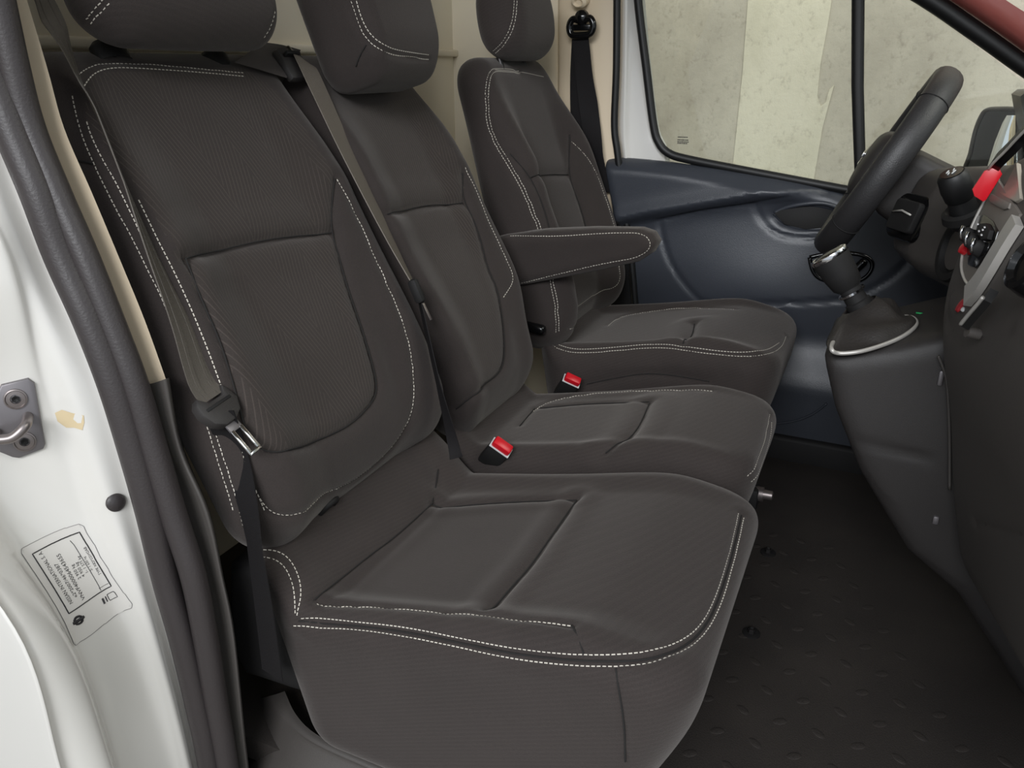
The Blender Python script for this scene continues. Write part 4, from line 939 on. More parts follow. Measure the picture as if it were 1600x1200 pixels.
fas = np.array([[0.1392,1.2666,0.8965],[0.128,1.2721,0.8634],[0.1189,1.2726,0.8264],[0.1145,1.2653,0.7976],[0.1134,1.26,0.7849],[0.1149,1.2454,0.7772],[0.1194,1.214,0.7695],[0.125,1.1803,0.7693],[0.1301,1.1633,0.7867],[0.139,1.1506,0.8236],[0.1545,1.1321,0.8733]])
plate(stk, 'fascia', fas, 0.002, 0.004, 'plastic_mid', sto, 0.001)
edge = np.array([[0.1383,1.2749,0.8972],[0.127,1.2803,0.8639],[0.1178,1.2779,0.8254],[0.1133,1.2718,0.7971],[0.1118,1.2681,0.783],[0.1134,1.2525,0.7746],[0.1185,1.2176,0.7667],[0.1248,1.1793,0.766]])
obj('bezel_edge', *tube(on(stk, edge, 0.002), 0.0022, 8), 'satin_silver', sto)
strip = np.array([[0.1546,1.1196,0.8662],[0.1471,1.1251,0.8405],[0.1405,1.1319,0.8154],[0.1353,1.1348,0.7897],[0.13,1.15,0.7678],[0.1258,1.1684,0.7575]])
Q = on(stk, strip, 0.006)
T = np.gradient(Q, axis=0); Nn = np.array([stk.bvh.find_nearest(Vector(q))[1] for q in Q])
W = np.cross(T, Nn); W /= np.linalg.norm(W, axis=1)[:, None]
obj('silver_strip', *ribbon(Q, W * 0.0145, 0.010), 'satin_silver', sto, True, 50)
sc = np.array([[0.1435,1.234,0.8941],[0.1572,1.249,0.9193],[0.1545,1.1549,0.8877],[0.1513,1.1639,0.8815],[0.1399,1.2315,0.8818]])
plate(stk, 'screen', sc, 0.005, 0.006, 'screen_grey', sto)
sb = np.array([[0.1341,1.2603,0.8784],[0.1488,1.1747,0.879],[0.1477,1.1707,0.8724],[0.1442,1.1847,0.8684],[0.1341,1.2436,0.8679],[0.1318,1.2619,0.8712]])
plate(stk, 'button_row', sb, 0.006, 0.008, 'plastic_mid', sto)
hole = np.array([[0.1217,1.2845,0.8443],[0.1287,1.2504,0.852],[0.1359,1.2065,0.8511],[0.1401,1.1715,0.8442],[0.1377,1.1649,0.8289],[0.1317,1.1689,0.8026],[0.1265,1.1881,0.791],[0.1197,1.2244,0.7868],[0.1161,1.2638,0.8053]])
plate(stk, 'control_panel', hole, 0.003, 0.006, 'plastic_gloss', sto)
for k, pp in enumerate(np.array([[0.1184,1.2645,0.8179],[0.1232,1.2333,0.8153],[0.1288,1.198,0.8132]])):
    n = np.array((-0.86, -0.25, 0.45)); n /= np.linalg.norm(n)
    kb = obj('knob', *lathe([(0, 0.0085), (0.012, 0.008), (0.015, 0.006), (0.015, 0)], pp, n, 20, sq=(1.25, 0.7)), 'plastic_dark', sto, True, 40)
    obj('knob_ring', *tube([pp + n * 0.015 + np.array((0, 0.001, 0.009)), pp + n * 0.017, pp + n * 0.015 + np.array((0, -0.002, -0.009))], 0.0024, 8), 'chrome', kb)
rd = np.array([[0.1154,1.2623,0.8001],[0.119,1.2024,0.7354]])
obj('red_button', *lathe([(0, 0.008), (0.008, 0.007), (0.010, 0)], rd[0], (-0.9, -0.2, 0.4), 16), 'red_plastic', sto, True, 40)
obj('red_button', *lathe([(0, 0.008), (0.004, 0.007), (0.005, 0)], rd[1], (-0.9, -0.2, 0.4), 16, sq=(1.3, 0.7)), 'red_dull', sto, True, 40)
rp = np.array([[0.121,1.1892,0.7337]])
obj('indicator', *lathe([(0, 0.0035), (0.003, 0.003), (0.004, 0)], rp[0], (-0.9, -0.2, 0.4), 12), 'icon_white', sto)
sw = np.array([[0.1278,1.238,0.8401],[0.1342,1.2095,0.8463],[0.1374,1.1841,0.8418],[0.1361,1.1775,0.8313],[0.1315,1.1972,0.8255],[0.1274,1.2276,0.8307]])
swo = plate(stk, 'switch_panel', sw, 0.009, 0.008, 'plastic_dark', sto)
ik = MB()
for p in np.array([[0.1285,1.2321,0.8386],[0.1328,1.2036,0.8363],[0.1322,1.1992,0.8303],[0.13,1.2149,0.8323],[0.134,1.2015,0.8401]]):
    ik.add(rbox(p + np.array((-0.0095, -0.003, 0.004)), (0.002, 0.006, 0.0015), 0, axes_lean(20)))
ik.obj('switch_mark', 'icon_white', swo)
# latch lever below the strip
lp = np.array([[0.1354,1.1041,0.7351],[0.1392,1.087,0.7522],[0.1435,1.0711,0.7685],[0.1474,1.0589,0.7832]])
lv = np.array([p + np.array((-0.016, -0.006, 0.006)) for p in lp])
lat = obj('latch_lever', *ribbon(spline(lv, 5), np.tile(np.array((0.003, 0.003, 0.0065)), (len(spline(lv, 5)), 1)), 0.010), 'plastic_dark', sto, True, 50)
obj('lever_edge', *tube(spline(lv + np.array((-0.008, -0.004, -0.002)), 5), 0.0025, 8), 'satin_silver', lat)
obj('lever_pin', *lathe([(-0.004, 0.0), (-0.004, 0.007), (0.012, 0.007), (0.012, 0)], lp[0] + np.array((-0.004, -0.002, -0.008)), (-0.9, -0.3, 0.2), 16), 'plastic', lat, True, 40)
kn = np.array((0.1575, 0.9700, 0.8437))
obj('rotary_control', *lathe([(0.02, 0.034), (0.0, 0.034), (-0.016, 0.030), (-0.018, 0.024), (-0.012, 0.02), (-0.012, 0)], kn, (0.9, 0.25, -0.35), 28), 'plastic_gloss', sto, True, 40)
# lower side edge of the stack
cor = [np.array((0.1142, 1.3250, 0.6216)), np.array((0.1247, 1.3250, 0.6030)), np.array((0.1347, 1.3250, 0.5778)), np.array((0.1471, 1.3250, 0.5252)), np.array((0.1581, 1.3250, 0.4709)), np.array((0.1716, 1.3250, 0.3980))]
obj('edge_bead', *tube(spline(cor, 6), 0.0025, 8), 'plastic', sto)
obj('clip', *rbox(np.array((0.1255, 1.3400, 0.5817)), (0.008, 0.012, 0.026), 0.003), 'zinc_grey', sto, True, 40)

# gear console
gp = [(-0.052, 0.588), (-0.046, 0.565), (-0.022, 0.496), (0.034, 0.385), (0.134, 0.243), (0.225, 0.177), (0.30, 0.08), (0.36, 0.0), (0.50, 0.0), (0.50, 0.66), (0.13, 0.655), (0.05, 0.622), (-0.03, 0.598)]
def gc_fn(x, y, z): return smax(poly2(x, z, gp), np.abs(y - 1.475) - 0.135 + 0.02 * sstep(0.5, 0.1, z), 0.035)
gc = Soft(gc_fn, (-0.10, 1.29, -0.03), (0.55, 1.66, 0.70), 0.0095, (0, 0, 0))
u1 = np.array([[0.0258,1.3436,0.4454],[0.0641,1.3411,0.4437],[0.1038,1.3412,0.4401],[0.1331,1.3413,0.437]])
gc.groove(u1, 0.004, 0.008); gc.finish()
gco = gc.build('gear_console', 'plastic_console', dash)
gm = np.array([[0.0874,1.5037,0.6374],[0.1055,1.5147,0.6449]])
obj('gear_mark', *rbox(gm[0] + np.array((0, 0, 0.001)), (0.012, 0.006, 0.002), 0), 'icon_green', gco)
obj('gear_mark', *rbox(gm[1] + np.array((0, 0, 0.001)), (0.004, 0.004, 0.002), 0), 'ink', gco)
tab = np.array([[0.1646,1.348,0.3262]])
obj('tab', *rbox(tab[0], (0.010, 0.01, 0.016), 0.003), 'zinc_grey', gco, True, 40)

# instrument side of the dashboard
def ip_fn(x, y, z):
    xf = np.interp(y, [1.30, 1.45, 1.58, 1.68, 1.78, 1.95, 2.18], [0.165, 0.150, 0.115, 0.058, 0.030, 0.04, 0.08])
    xf = xf + 0.35 * np.clip(z - 0.76, 0, 1) + 0.7 * np.clip(0.70 - z, 0, 1)
    zt = np.interp(y, [1.30, 1.6, 1.9, 2.2], [0.905, 0.870, 0.835, 0.80])
    d = smax((xf - x) * 0.8, z - zt - 0.08 * x, 0.03)
    d = smax(d, np.interp(y, [1.3, 1.55, 1.8, 2.2], [0.60, 0.655, 0.665, 0.66]) - z, 0.03)
    d = np.maximum(d, np.maximum(1.28 - y, y - 2.17))
    return np.maximum(d, x - 0.56)
ip = Soft(ip_fn, (-0.02, 1.25, 0.55), (0.60, 2.22, 0.97), 0.0095, (0, 0, 0))
ipo = ip.build('instrument_panel', 'plastic', dash)
ring = np.array([[0.1018,1.6032,0.7346],[0.1021,1.6029,0.7556],[0.1112,1.5932,0.7706],[0.1239,1.5704,0.7779]])
rc_ = np.array([[0.1266,1.537,0.7499]])[0]
an = np.array((-0.93, -0.3, 0.2)); an /= np.linalg.norm(an)
rv = obj('cup_ring', *lathe([(0.0, 0.060), (0.007, 0.058), (0.009, 0.052), (0.007, 0.046), (-0.004, 0.043), (-0.006, 0.0)], rc_, an, 36), 'plastic_dark', ipo, True, 40)
obj('cup_disc', *lathe([(-0.006, 0.040), (0.001, 0.038), (0.002, 0.0)], rc_, an, 32), 'plastic', rv, True, 40)
kc = np.array([[0.0525,1.7093,0.7678]])[0]
ku = np.array((-0.80, -0.52, 0.30)); ku /= np.linalg.norm(ku)
_, kv, kw = frame(ku)
ks = obj('card_reader', *prism(rrect(0.105, 0.088, 0.026), kc - ku * 0.01, kw, kv, ku, 0.020, 0.005), 'plastic_gloss', ipo, True, 40)
obj('card_slot', *prism(rrect(0.074, 0.060, 0.008), kc + ku * 0.008, kw, kv, ku, 0.014, 0.004), 'plastic_dark', ks, True, 40)
obj('slot_edge', *tube([kc + ku * 0.024 + kw * -0.028 + kv * 0.004, kc + ku * 0.026 + kv * 0.008, kc + ku * 0.024 + kw * 0.028 + kv * 0.002], 0.002, 8), 'satin_silver', ks)
# hooded display bar on top of the dash
hb = [np.array((0.1278, 1.2600, 0.9168)), np.array((0.1299, 1.2500, 0.9245)), np.array((0.1389, 1.2300, 0.9428)), np.array((0.1460, 1.2100, 0.9595)), np.array((0.1611, 1.1700, 0.9927))]
HB = spline(hb, 6)
hd2 = obj('display_hood', *ribbon(HB, np.tile(np.array((0.003, 0.003, 0.007)), (len(HB), 1)), 0.014), 'plastic_gloss', sto, True, 50)
obj('hood_edge', *tube(HB + np.array((-0.008, -0.010, -0.004)), 0.0018, 8), 'satin_silver', hd2)

# ---------------- steering wheel and column
wn_ = np.array((-0.889, 0, 0.457)); wd = np.array((0.457, 0, 0.889)); wy = np.array((0, 1.0, 0))
wc = np.array((-0.012, 1.885, 0.845))
wheel = thing('steering_wheel', 'black leather steering wheel seen from the side in front of the driver seat', 'steering wheel', tuple(wc))
RW = 0.194
th_ = np.linspace(0, 2 * math.pi, 97)[:-1]
V_, F_ = [], []
for i, t in enumerate(th_):
    er = wd * math.cos(t) + wy * math.sin(t)
    for k in range(18):
        a = 2 * math.pi * k / 18
        V_.append(wc + er * (RW + 0.021 * math.cos(a)) + wn_ * 0.029 * math.sin(a))
n_ = len(th_)
for i in range(n_):
    for k in range(18):
        F_.append([i * 18 + k, ((i + 1) % n_) * 18 + k, ((i + 1) % n_) * 18 + (k + 1) % 18, i * 18 + (k + 1) % 18])
rim = obj('rim', V_, F_, 'leather_wheel', wheel)
for t in (R(-42), R(42), R(-125), R(125)):
    er = wd * math.cos(t) + wy * math.sin(t); et = np.cross(wn_, er)
    obj('rim_seam', *tube([wc + er * (RW + 0.0213 * math.cos(a)) + wn_ * 0.0293 * math.sin(a) for a in np.linspace(0, 2 * math.pi, 25)[:-1]], 0.0011, 6, True), 'plastic_dark', rim)
def hub_fn(a, y, b):   # a along wheel normal, b along wheel up
    return smax(rr2(y, b + 0.01, 0.085, 0.075, 0.05), np.abs(a - 0.012) - 0.035 + 1.5 * (y * y + b * b), 0.03)
hub = Soft(hub_fn, (-0.06, -0.11, -0.11), (0.08, 0.11, 0.10), 0.008, wc, np.array([wn_, wy, wd]))
hbo = hub.build('airbag_cover', 'plastic_console', wheel)
for t, w in ((R(90), 0.020), (R(-90), 0.020), (R(180), 0.028)):
    er = wd * math.cos(t) + wy * math.sin(t); et = np.cross(wn_, er)
    P = [wc + er * q - wn_ * (0.004 + 0.010 * (1 - q / RW)) for q in (0.05, 0.10, 0.15, RW - 0.005)]
    obj('spoke', *ribbon(P, np.tile(et * w, (4, 1)), 0.018), 'plastic', wheel, True, 60)
em = MB(); em.add(lathe([(0, 0.026), (0.003, 0.025), (0.004, 0.021), (0.002, 0.019), (0.002, 0.0)], wc + wn_ * 0.044, wn_, 28))
emo = em.obj('emblem_ring', 'chrome', hbo)
obj('emblem_bar', *rbox(wc + wn_ * 0.049, (0.004, 0.056, 0.009), 0.001, (wn_, wy, wd)), 'chrome', emo, True, 40)
coln = thing('steering_column', 'dark plastic steering column shroud behind the wheel', 'column', tuple(wc - wn_ * 0.20))
def col_fn(a, y, b):
    s_ = 1 + 0.9 * (a + 0.07)
    return smax(rr2(y * s_, b * s_ + 0.012, 0.072, 0.070, 0.018), np.abs(a + 0.115) - 0.085, 0.02)
cf = Soft(col_fn, (-0.23, -0.14, -0.15), (0.0, 0.14, 0.13), 0.0085, wc, np.array([wn_, wy, wd]))
cfo = cf.build('shroud', 'plastic_console', coln)
# stalk with twist knob, reaching towards the camera side
tip, bas = np.array((0.0905, 1.4700, 0.8815)), np.array((0.1184, 1.4900, 0.8258))
ax_ = tip - bas; Ls = np.linalg.norm(ax_)
stalk = thing('column_stalk', 'black column stalk with a ringed twist knob in front of the dashboard', 'stalk', tuple(bas))
obj('stem', *lathe([(-0.03, 0.0), (-0.03, 0.026), (-0.010, 0.024), (0.0, 0.021), (Ls * 0.25, 0.020), (Ls * 0.30, 0.0225), (Ls * 0.5, 0.0235), (Ls * 0.55, 0.0245), (Ls * 0.9, 0.0235), (Ls, 0.019), (Ls, 0)], bas, ax_, 28), 'rubber_black', stalk, True, 40)
cp = obj('knob_cap', *lathe([(Ls, 0.017), (Ls + 0.001, 0.017), (Ls + 0.001, 0.0)], bas, ax_, 28), 'plastic_gloss', stalk, True, 40)
a0, a1_, a2_ = frame(ax_)
sym = MB()
for s0, s1 in (((-.006, .004), (.001, .007)), ((-.004, -.006), (.005, -.004)), ((.003, -.001), (.008, .003)), ((-.008, -.002), (-.003, .001))):
    c_ = bas + ax_ + a0 * 0.0022
    sym.add(tube([c_ + a1_ * s0[0] + a2_ * s0[1], c_ + a1_ * s1[0] + a2_ * s1[1]], 0.0011, 6))
sym.obj('knob_symbol', 'icon_white', cp)
obj('socket', *lathe([(-0.012, 0.036), (0.0, 0.034), (0.004, 0.028), (0.0, 0.022)], bas - a0 * 0.004, ax_, 28), 'plastic_dark', stalk, True, 40)
# red tag
tagp = [(1519,296), (1522,306), (1536,315), (1541,312), (1566,272), (1562,264), (1550,262), (1538,267)]
tg = [np.array((0.1059, 1.2550, 0.8842)), np.array((0.1098, 1.2550, 0.8758)), np.array((0.1219, 1.2550, 0.8689)), np.array((0.1251, 1.2550, 0.8717)), np.array((0.1370, 1.2550, 0.9061)), np.array((0.1327, 1.2550, 0.9126)), np.array((0.1235, 1.2550, 0.9138)), np.array((0.1154, 1.2550, 0.9092))]
tag(obj('key_tag', *prism([(p[0], p[2]) for p in tg], (0, 1.257, 0), (1, 0, 0), (0, 0, 1), (0, -1, 0), 0.004, 0.001), 'red_plastic', None, True, 40), 'bright red key tag hanging beside the centre stack, in front of the mirror', 'key tag')

# ---------------- gear lever
gear = thing('gear_lever', 'gear lever with chrome-topped knob and dark leather boot', 'gear lever', (0.02, 1.47, 0.62))
g_top, g_neck = np.array((-0.0747, 1.4750, 0.7334)), np.array((-0.0079, 1.4750, 0.6449))
ga = g_top - g_neck; GL = np.linalg.norm(ga); ga /= GL
Gr = [np.array((-0.0401, 1.3193, 0.6120)), np.array((-0.0276, 1.3198, 0.6060)), np.array((0.0040, 1.3262, 0.6120)), np.array((0.0397, 1.3528, 0.6220)), np.array((0.0662, 1.3828, 0.6320)), np.array((0.0803, 1.4185, 0.6400)), np.array((0.0761, 1.4494, 0.6430)), np.array((0.0577, 1.4597, 0.6400)), np.array((0.0208, 1.4616, 0.6300)), np.array((-0.0173, 1.4329, 0.6180)), np.array((-0.0382, 1.3739, 0.6120))]
GR = spline(Gr, 6, True)
obj('boot_frame', *tube(GR, 0.0036, 10, True), 'satin_silver', gear)
gcn = GR.mean(0)
tp = g_neck + ga * 0.005
_, gu, gw = frame(ga, (0, 1, 0))
rings = []
nb = len(GR)
for j, f_ in enumerate(np.linspace(0, 1, 14)):
    ctr = gcn * (1 - f_) + tp * f_
    ring_ = []
    for i, p in enumerate(GR):
        o_ = p - gcn
        ph = math.atan2(o_[1], o_[0])
        tr = tp + (gu * (o_ @ gu) + gw * (o_ @ gw)) / max(1e-6, np.linalg.norm(gu * (o_ @ gu) + gw * (o_ @ gw))) * 0.030
        f2 = f_ ** 1.15
        q = p * (1 - f2) + tr * f2
        q = q + (q - ctr) * (0.20 * math.sin(f_ * math.pi) + 0.13 * math.sin(f_ * math.pi) * math.sin(5 * ph + 4 * f_))
        q[2] = q[2] + 0.006 * math.sin(f_ * 9 + 2 * ph) * (1 - f_) * f_ * 4 - 0.002 * (j == 0)
        ring_.append(q)
    rings.append(ring_)
BV = np.array(rings).reshape(-1, 3)
BF = [[j * nb + i, j * nb + (i + 1) % nb, (j + 1) * nb + (i + 1) % nb, (j + 1) * nb + i] for j in range(13) for i in range(nb)]
obj('boot', BV, BF, 'leather', gear)
obj('neck', *lathe([(-0.01, 0.022), (0.012, 0.022), (0.014, 0.019), (GL * 0.42, 0.0175)], g_neck, ga, 28), 'plastic_dark', gear, True, 40)
obj('neck_ring', *lathe([(GL * 0.26, 0.019), (GL * 0.265, 0.0235), (GL * 0.30, 0.0235), (GL * 0.305, 0.019)], g_neck, ga, 28), 'chrome', gear, True, 30)
kb = obj('knob', *lathe([(GL * 0.36, 0.0), (GL * 0.36, 0.018), (GL * 0.42, 0.023), (GL * 0.62, 0.0265), (GL * 0.9, 0.029), (GL * 0.94, 0.029), (GL * 0.96, 0.027)], g_neck, ga, 32, up=(0, 1, 0), sq=(1.0, 1.12)), 'plastic_dark', gear, True, 40)
obj('chrome_collar', *lathe([(GL * 0.93, 0.0293), (GL * 0.96, 0.0300), (GL * 1.0, 0.0290), (GL * 1.01, 0.0265), (GL * 1.0, 0.0245)], g_neck, ga, 32, up=(0, 1, 0), sq=(1.0, 1.12)), 'chrome', kb, True, 50)
obj('knob_cap', *lathe([(GL * 0.99, 0.0255), (GL * 1.02, 0.020), (GL * 1.03, 0.0)], g_neck, ga, 32, up=(0, 1, 0), sq=(1.0, 1.12)), 'plastic_gloss', kb, True, 50)

# ---------------- door mirror outside the driver's window
mir = thing('door_mirror', 'black wing mirror with pale glass outside the driver window', 'mirror', tuple(np.array((0.2594, 2.5000, 0.7593))))
mo = [np.array((0.1937, 2.5818, 0.7548)), np.array((0.1946, 2.5806, 0.8153)), np.array((0.1954, 2.5794, 0.8745)), np.array((0.2012, 2.5718, 0.9132)), np.array((0.2105, 2.5593, 0.9304)), np.array((0.2338, 2.5283, 0.9354)), np.array((0.2658, 2.4856, 0.9364)), np.array((0.2764, 2.4715, 0.9264)), np.array((0.2837, 2.4617, 0.8929)), np.array((0.3107, 2.4257, 0.7387)), np.array((0.2582, 2.4957, 0.7262))]
mg = [np.array((0.2411, 2.5186, 0.7221)), np.array((0.2394, 2.5208, 0.7927)), np.array((0.2434, 2.5154, 0.8527)), np.array((0.2503, 2.5062, 0.9019)), np.array((0.2558, 2.4989, 0.9214)), np.array((0.2732, 2.4757, 0.9230)), np.array((0.3071, 2.4305, 0.7378))]
mn = np.array((-0.8, -0.6, 0.0)); mu = np.array((0.6, -0.8, 0.0)); mv = np.array((0, 0, 1.0))
obj('housing', *prism([(p @ mu, p @ mv) for p in mo], mn * (mo[0] @ mn), mu, mv, -mn, 0.09, 0.03), 'plastic_gloss', mir, True, 40)
obj('housing_rim', *tube(spline(mo, 4, True), 0.006, 10, True), 'plastic', mir)
obj('mirror_glass', *prism([(p @ mu, p @ mv) for p in mg], mn * (mo[0] @ mn), mu, mv, mn, 0.004, 0.001), 'mirror_glass', mir, True, 40)
sl = [np.array((0.2521, 2.3300, 0.9733)), np.array((0.2629, 2.3300, 0.9849)), np.array((0.3115, 2.3300, 0.9883)), np.array((0.3493, 2.3300, 0.8146)), np.array((0.2851, 2.3300, 0.8791)), np.array((0.2649, 2.3300, 0.9373))]
obj('mirror_arm', *prism([(p[0], p[2]) for p in sl], (0, 2.30, 0), (1, 0, 0), (0, 0, 1), (0, 1, 0), 0.20, 0.008), 'plastic', mir, True, 40)
# ------------------------------------------------------------------ belts, buckles and small fittings
def lay(soft, P, lift): return np.array([p + np.array(soft.bvh.find_nearest(Vector(p))[1]) * lift for p in np.asarray(P)])
belt1 = thing('seat_belt', 'grey-brown webbing belt with metal tongue hanging along the outer passenger seat edge', 'seat belt', tuple(np.array((-0.7609, 0.7200, 0.1215))))
hit = lay(b1, np.array([[-0.9673,0.7644,0.9698],[-0.9099,0.7476,0.8852],[-0.8665,0.7389,0.8053],[-0.8304,0.7348,0.7223],[-0.7986,0.7273,0.6467],[-0.7833,0.7282,0.6226]]), 0.016)
P = np.concatenate([[np.array((-0.9046, 0.6600, 1.1898)), np.array((-0.9624, 0.7200, 1.1141)), np.array((-0.9679, 0.7400, 1.0721)), np.array((-0.9779, 0.7600, 1.0230))], hit])
th = R(1) * np.array([0, 5, 25, 46, 54, 50, 36, 18, 4, 0])
Ps = spline(P, 8); ts = np.interp(np.linspace(0, 1, len(Ps)), np.linspace(0, 1, len(th)), th)
T = np.gradient(Ps, axis=0); T /= np.linalg.norm(T, axis=1)[:, None]
nb_ = B1[0]
per = np.cross(T, nb_); per /= np.linalg.norm(per, axis=1)[:, None]
Wb = (per * np.cos(ts)[:, None] + nb_ * np.sin(ts)[:, None]) * 0.0235
obj('webbing', *ribbon(Ps, Wb, 0.0016), 'webbing', belt1, True, 60)
# ribs woven along the strap
for k in (-0.45, 0.45):
    obj('webbing_rib', *ribbon(Ps + Wb * k + np.cross(T, Wb) / 0.0235 * -0.0012, Wb * 0.12, 0.0012), 'webbing', belt1, True, 60)
tc_ = lay(b1, np.array([[-0.7787,0.7272,0.6105]]), 0.020)[0]
bel_d = T[-1]; bu = per[-1]; bn = np.cross(bu, bel_d); bn = bn if bn @ B1[0] > 0 else -bn
tng = obj('tongue', *prism([(-0.030, 0.012), (-0.033, -0.004), (-0.024, -0.020), (-0.008, -0.028), (0.012, -0.028), (0.026, -0.018), (0.032, 0.0), (0.030, 0.014), (0.022, 0.022), (0.010, 0.010), (-0.016, 0.010), (-0.024, 0.022)], tc_ - bn * 0.008, bu, -bel_d, bn, 0.015, 0.004), 'plastic_console', belt1, True, 40)
obj('tongue_slot', *rbox(tc_ + bn * 0.0065 - bel_d * 0.002, (0.046, 0.0045, 0.003), 0.001, (bu, bel_d, bn)), 'plastic_dark', tng, True, 40)
lpz = tc_ + bel_d * 0.028
lt = obj('latch_plate', *prism([(-0.011, 0), (0.011, 0), (0.011, -0.012), (-0.011, -0.012)], lpz - bn * 0.002, bu, -bel_d, bn, 0.003, 0.0006), 'zinc_grey', tng, True, 40)
for s_ in (-1, 1):
    obj('latch_prong', *rbox(lpz + bel_d * 0.030 + bu * 0.0085 * s_, (0.006, 0.040, 0.0035), 0.001, (bu, bel_d, bn)), 'chrome', tng, True, 40)
obj('latch_bar', *rbox(lpz + bel_d * 0.049, (0.022, 0.006, 0.0035), 0.001, (bu, bel_d, bn)), 'chrome', tng, True, 40)
low = np.array([tc_ - bn * 0.006 + bel_d * 0.005, np.array((-0.7631, 0.7250, 0.5365)), np.array((-0.7362, 0.7080, 0.4724)), np.array((-0.7199, 0.6940, 0.4015)), np.array((-0.7131, 0.6880, 0.3204)), np.array((-0.7115, 0.6850, 0.2015))])
Pl = spline(low, 8)
wl = np.interp(np.linspace(0, 1, len(Pl)), [0, .3, .55, 1], [0.7, 0.5, 0.22, 0.4])
Tl = np.gradient(Pl, axis=0); Tl /= np.linalg.norm(Tl, axis=1)[:, None]
pl = np.cross(Tl, (0.75, -0.5, 0.4)); pl /= np.linalg.norm(pl, axis=1)[:, None]
Nl = np.cross(Tl, pl)
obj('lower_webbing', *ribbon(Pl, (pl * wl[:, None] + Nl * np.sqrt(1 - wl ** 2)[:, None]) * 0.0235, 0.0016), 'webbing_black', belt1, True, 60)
# shoulder guide and belt of the centre seat
belt2 = thing('seat_belt', 'pale grey webbing belt running down between the two passenger backrests', 'seat belt', tuple(np.array((-0.6200, 1.0988, 0.3857))))
P = [np.array((-1.0300, 1.2613, 1.0565)), np.array((-0.9900, 1.2358, 1.0476)), np.array((-0.9550, 1.2272, 0.9950)), np.array((-0.9000, 1.2164, 0.9013)), np.array((-0.8400, 1.2082, 0.8000)), np.array((-0.7900, 1.2070, 0.7106)), np.array((-0.7450, 1.1913, 0.6555))]
Ps = spline(P, 8); ts = R(1) * np.interp(np.linspace(0, 1, len(Ps)), [0, .3, .6, .85, 1], [0, 10, 42, 68, 80])
T = np.gradient(Ps, axis=0); T /= np.linalg.norm(T, axis=1)[:, None]
per = np.cross(T, B1[0]); per /= np.linalg.norm(per, axis=1)[:, None]
ev_ = np.array((-0.50, 0.78, -0.36)); ev_ = ev_ - T * (T @ ev_)[:, None]; ev_ /= np.linalg.norm(ev_, axis=1)[:, None]
per = per * np.sign((per * np.array((0.9, 0.42, 0))).sum(1))[:, None]
W2 = (per * np.cos(ts)[:, None] + ev_ * np.sin(ts)[:, None]) * 0.0235
obj('webbing', *ribbon(Ps, W2, 0.0016), 'webbing_pale', belt2, True, 60)
Pl = spline([np.array((-0.7480, 1.1961, 0.6540)), np.array((-0.7150, 1.1693, 0.5840)), np.array((-0.6800, 1.1426, 0.5055)), np.array((-0.6550, 1.1334, 0.4273)), np.array((-0.6350, 1.1208, 0.3747))], 8)
Tl = np.gradient(Pl, axis=0); Tl /= np.linalg.norm(Tl, axis=1)[:, None]
pl = np.cross(Tl, B1[0]); pl /= np.linalg.norm(pl, axis=1)[:, None]
wl = np.interp(np.linspace(0, 1, len(Pl)), [0, .5, 1], [0.12, 0.2, 0.85])
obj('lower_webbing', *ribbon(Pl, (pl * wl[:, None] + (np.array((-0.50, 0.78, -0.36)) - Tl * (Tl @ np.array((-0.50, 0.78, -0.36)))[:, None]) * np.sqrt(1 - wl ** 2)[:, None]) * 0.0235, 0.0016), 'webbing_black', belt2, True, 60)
sp = np.array((-0.7380, 1.1761, 0.6637))
obj('tongue', *rbox(sp, (0.020, 0.016, 0.046), 0.007, axes_lean(24)), 'plastic_dark', belt2, True, 40)
obj('latch_prong', *rbox(np.array((-0.7250, 1.1870, 0.6240)), (0.003, 0.007, 0.034), 0.001, np.array(axes_lean(28)) @ np.eye(3)), 'steel', belt2, True, 40)
# belt guide on the shoulder of the outer seat
gd = obj('belt_guide', *rbox(np.array((-1.0050, 1.2211, 1.0401)), (0.020, 0.062, 0.062), 0.008, axes_lean(34)), 'plastic_console', seat1, True, 40)
obj('guide_slot', *rbox(np.array((-1.0000, 1.2147, 1.0602)), (0.012, 0.036, 0.007), 0.002, axes_lean(34)), 'rubber_black', gd, True, 40)
gv, gf = quad_grid([[np.array((-1.0100, 1.0796, 1.0450)), np.array((-1.0300, 1.1376, 1.0614)), np.array((-1.0600, 1.2133, 1.0797))], [np.array((-1.0000, 1.1125, 1.0370)), np.array((-1.0200, 1.1730, 1.0536)), np.array((-1.0500, 1.2492, 1.0761))], [np.array((-0.9920, 1.1849, 1.0201)), np.array((-1.0100, 1.2233, 1.0379)), np.array((-1.0400, 1.2900, 1.0680))]], 4, 4)
obj('guide_cover', np.concatenate([gv, gv + np.array((-.02, 0, -.02))]), gf + [[i + len(gv) for i in q[::-1]] for q in gf], 'cloth', seat1)

# buckles
def buckle(name, c, up, face, label):
    """c = centre of the red button; up = out of the buckle mouth; face = its broad side"""
    up, fw, sd = frame(up, face)
    t = thing(name, label, 'buckle', tuple(np.array(c) - up * 0.075), 'red-topped belt buckles between the seats')
    obj('body', *rbox(np.array(c) - up * 0.036, (0.066, 0.024, 0.044), 0.005, (up, fw, sd)), 'plastic_dark', t, True, 40)
    obj('button', *rbox(np.array(c) + up * 0.002, (0.018, 0.021, 0.040), 0.004, (up, fw, sd)), 'red_plastic', t, True, 40)
    obj('button_edge', *rbox(np.array(c) - up * 0.0035 + fw * 0.0005, (0.003, 0.0245, 0.0445), 0.001, (up, fw, sd)), 'icon_white', t, True, 40)
    obj('stem', *rbox(np.array(c) - up * 0.10, (0.08, 0.010, 0.026), 0.003, (up, fw, sd)), 'plastic_dark', t, True, 40)
    return t
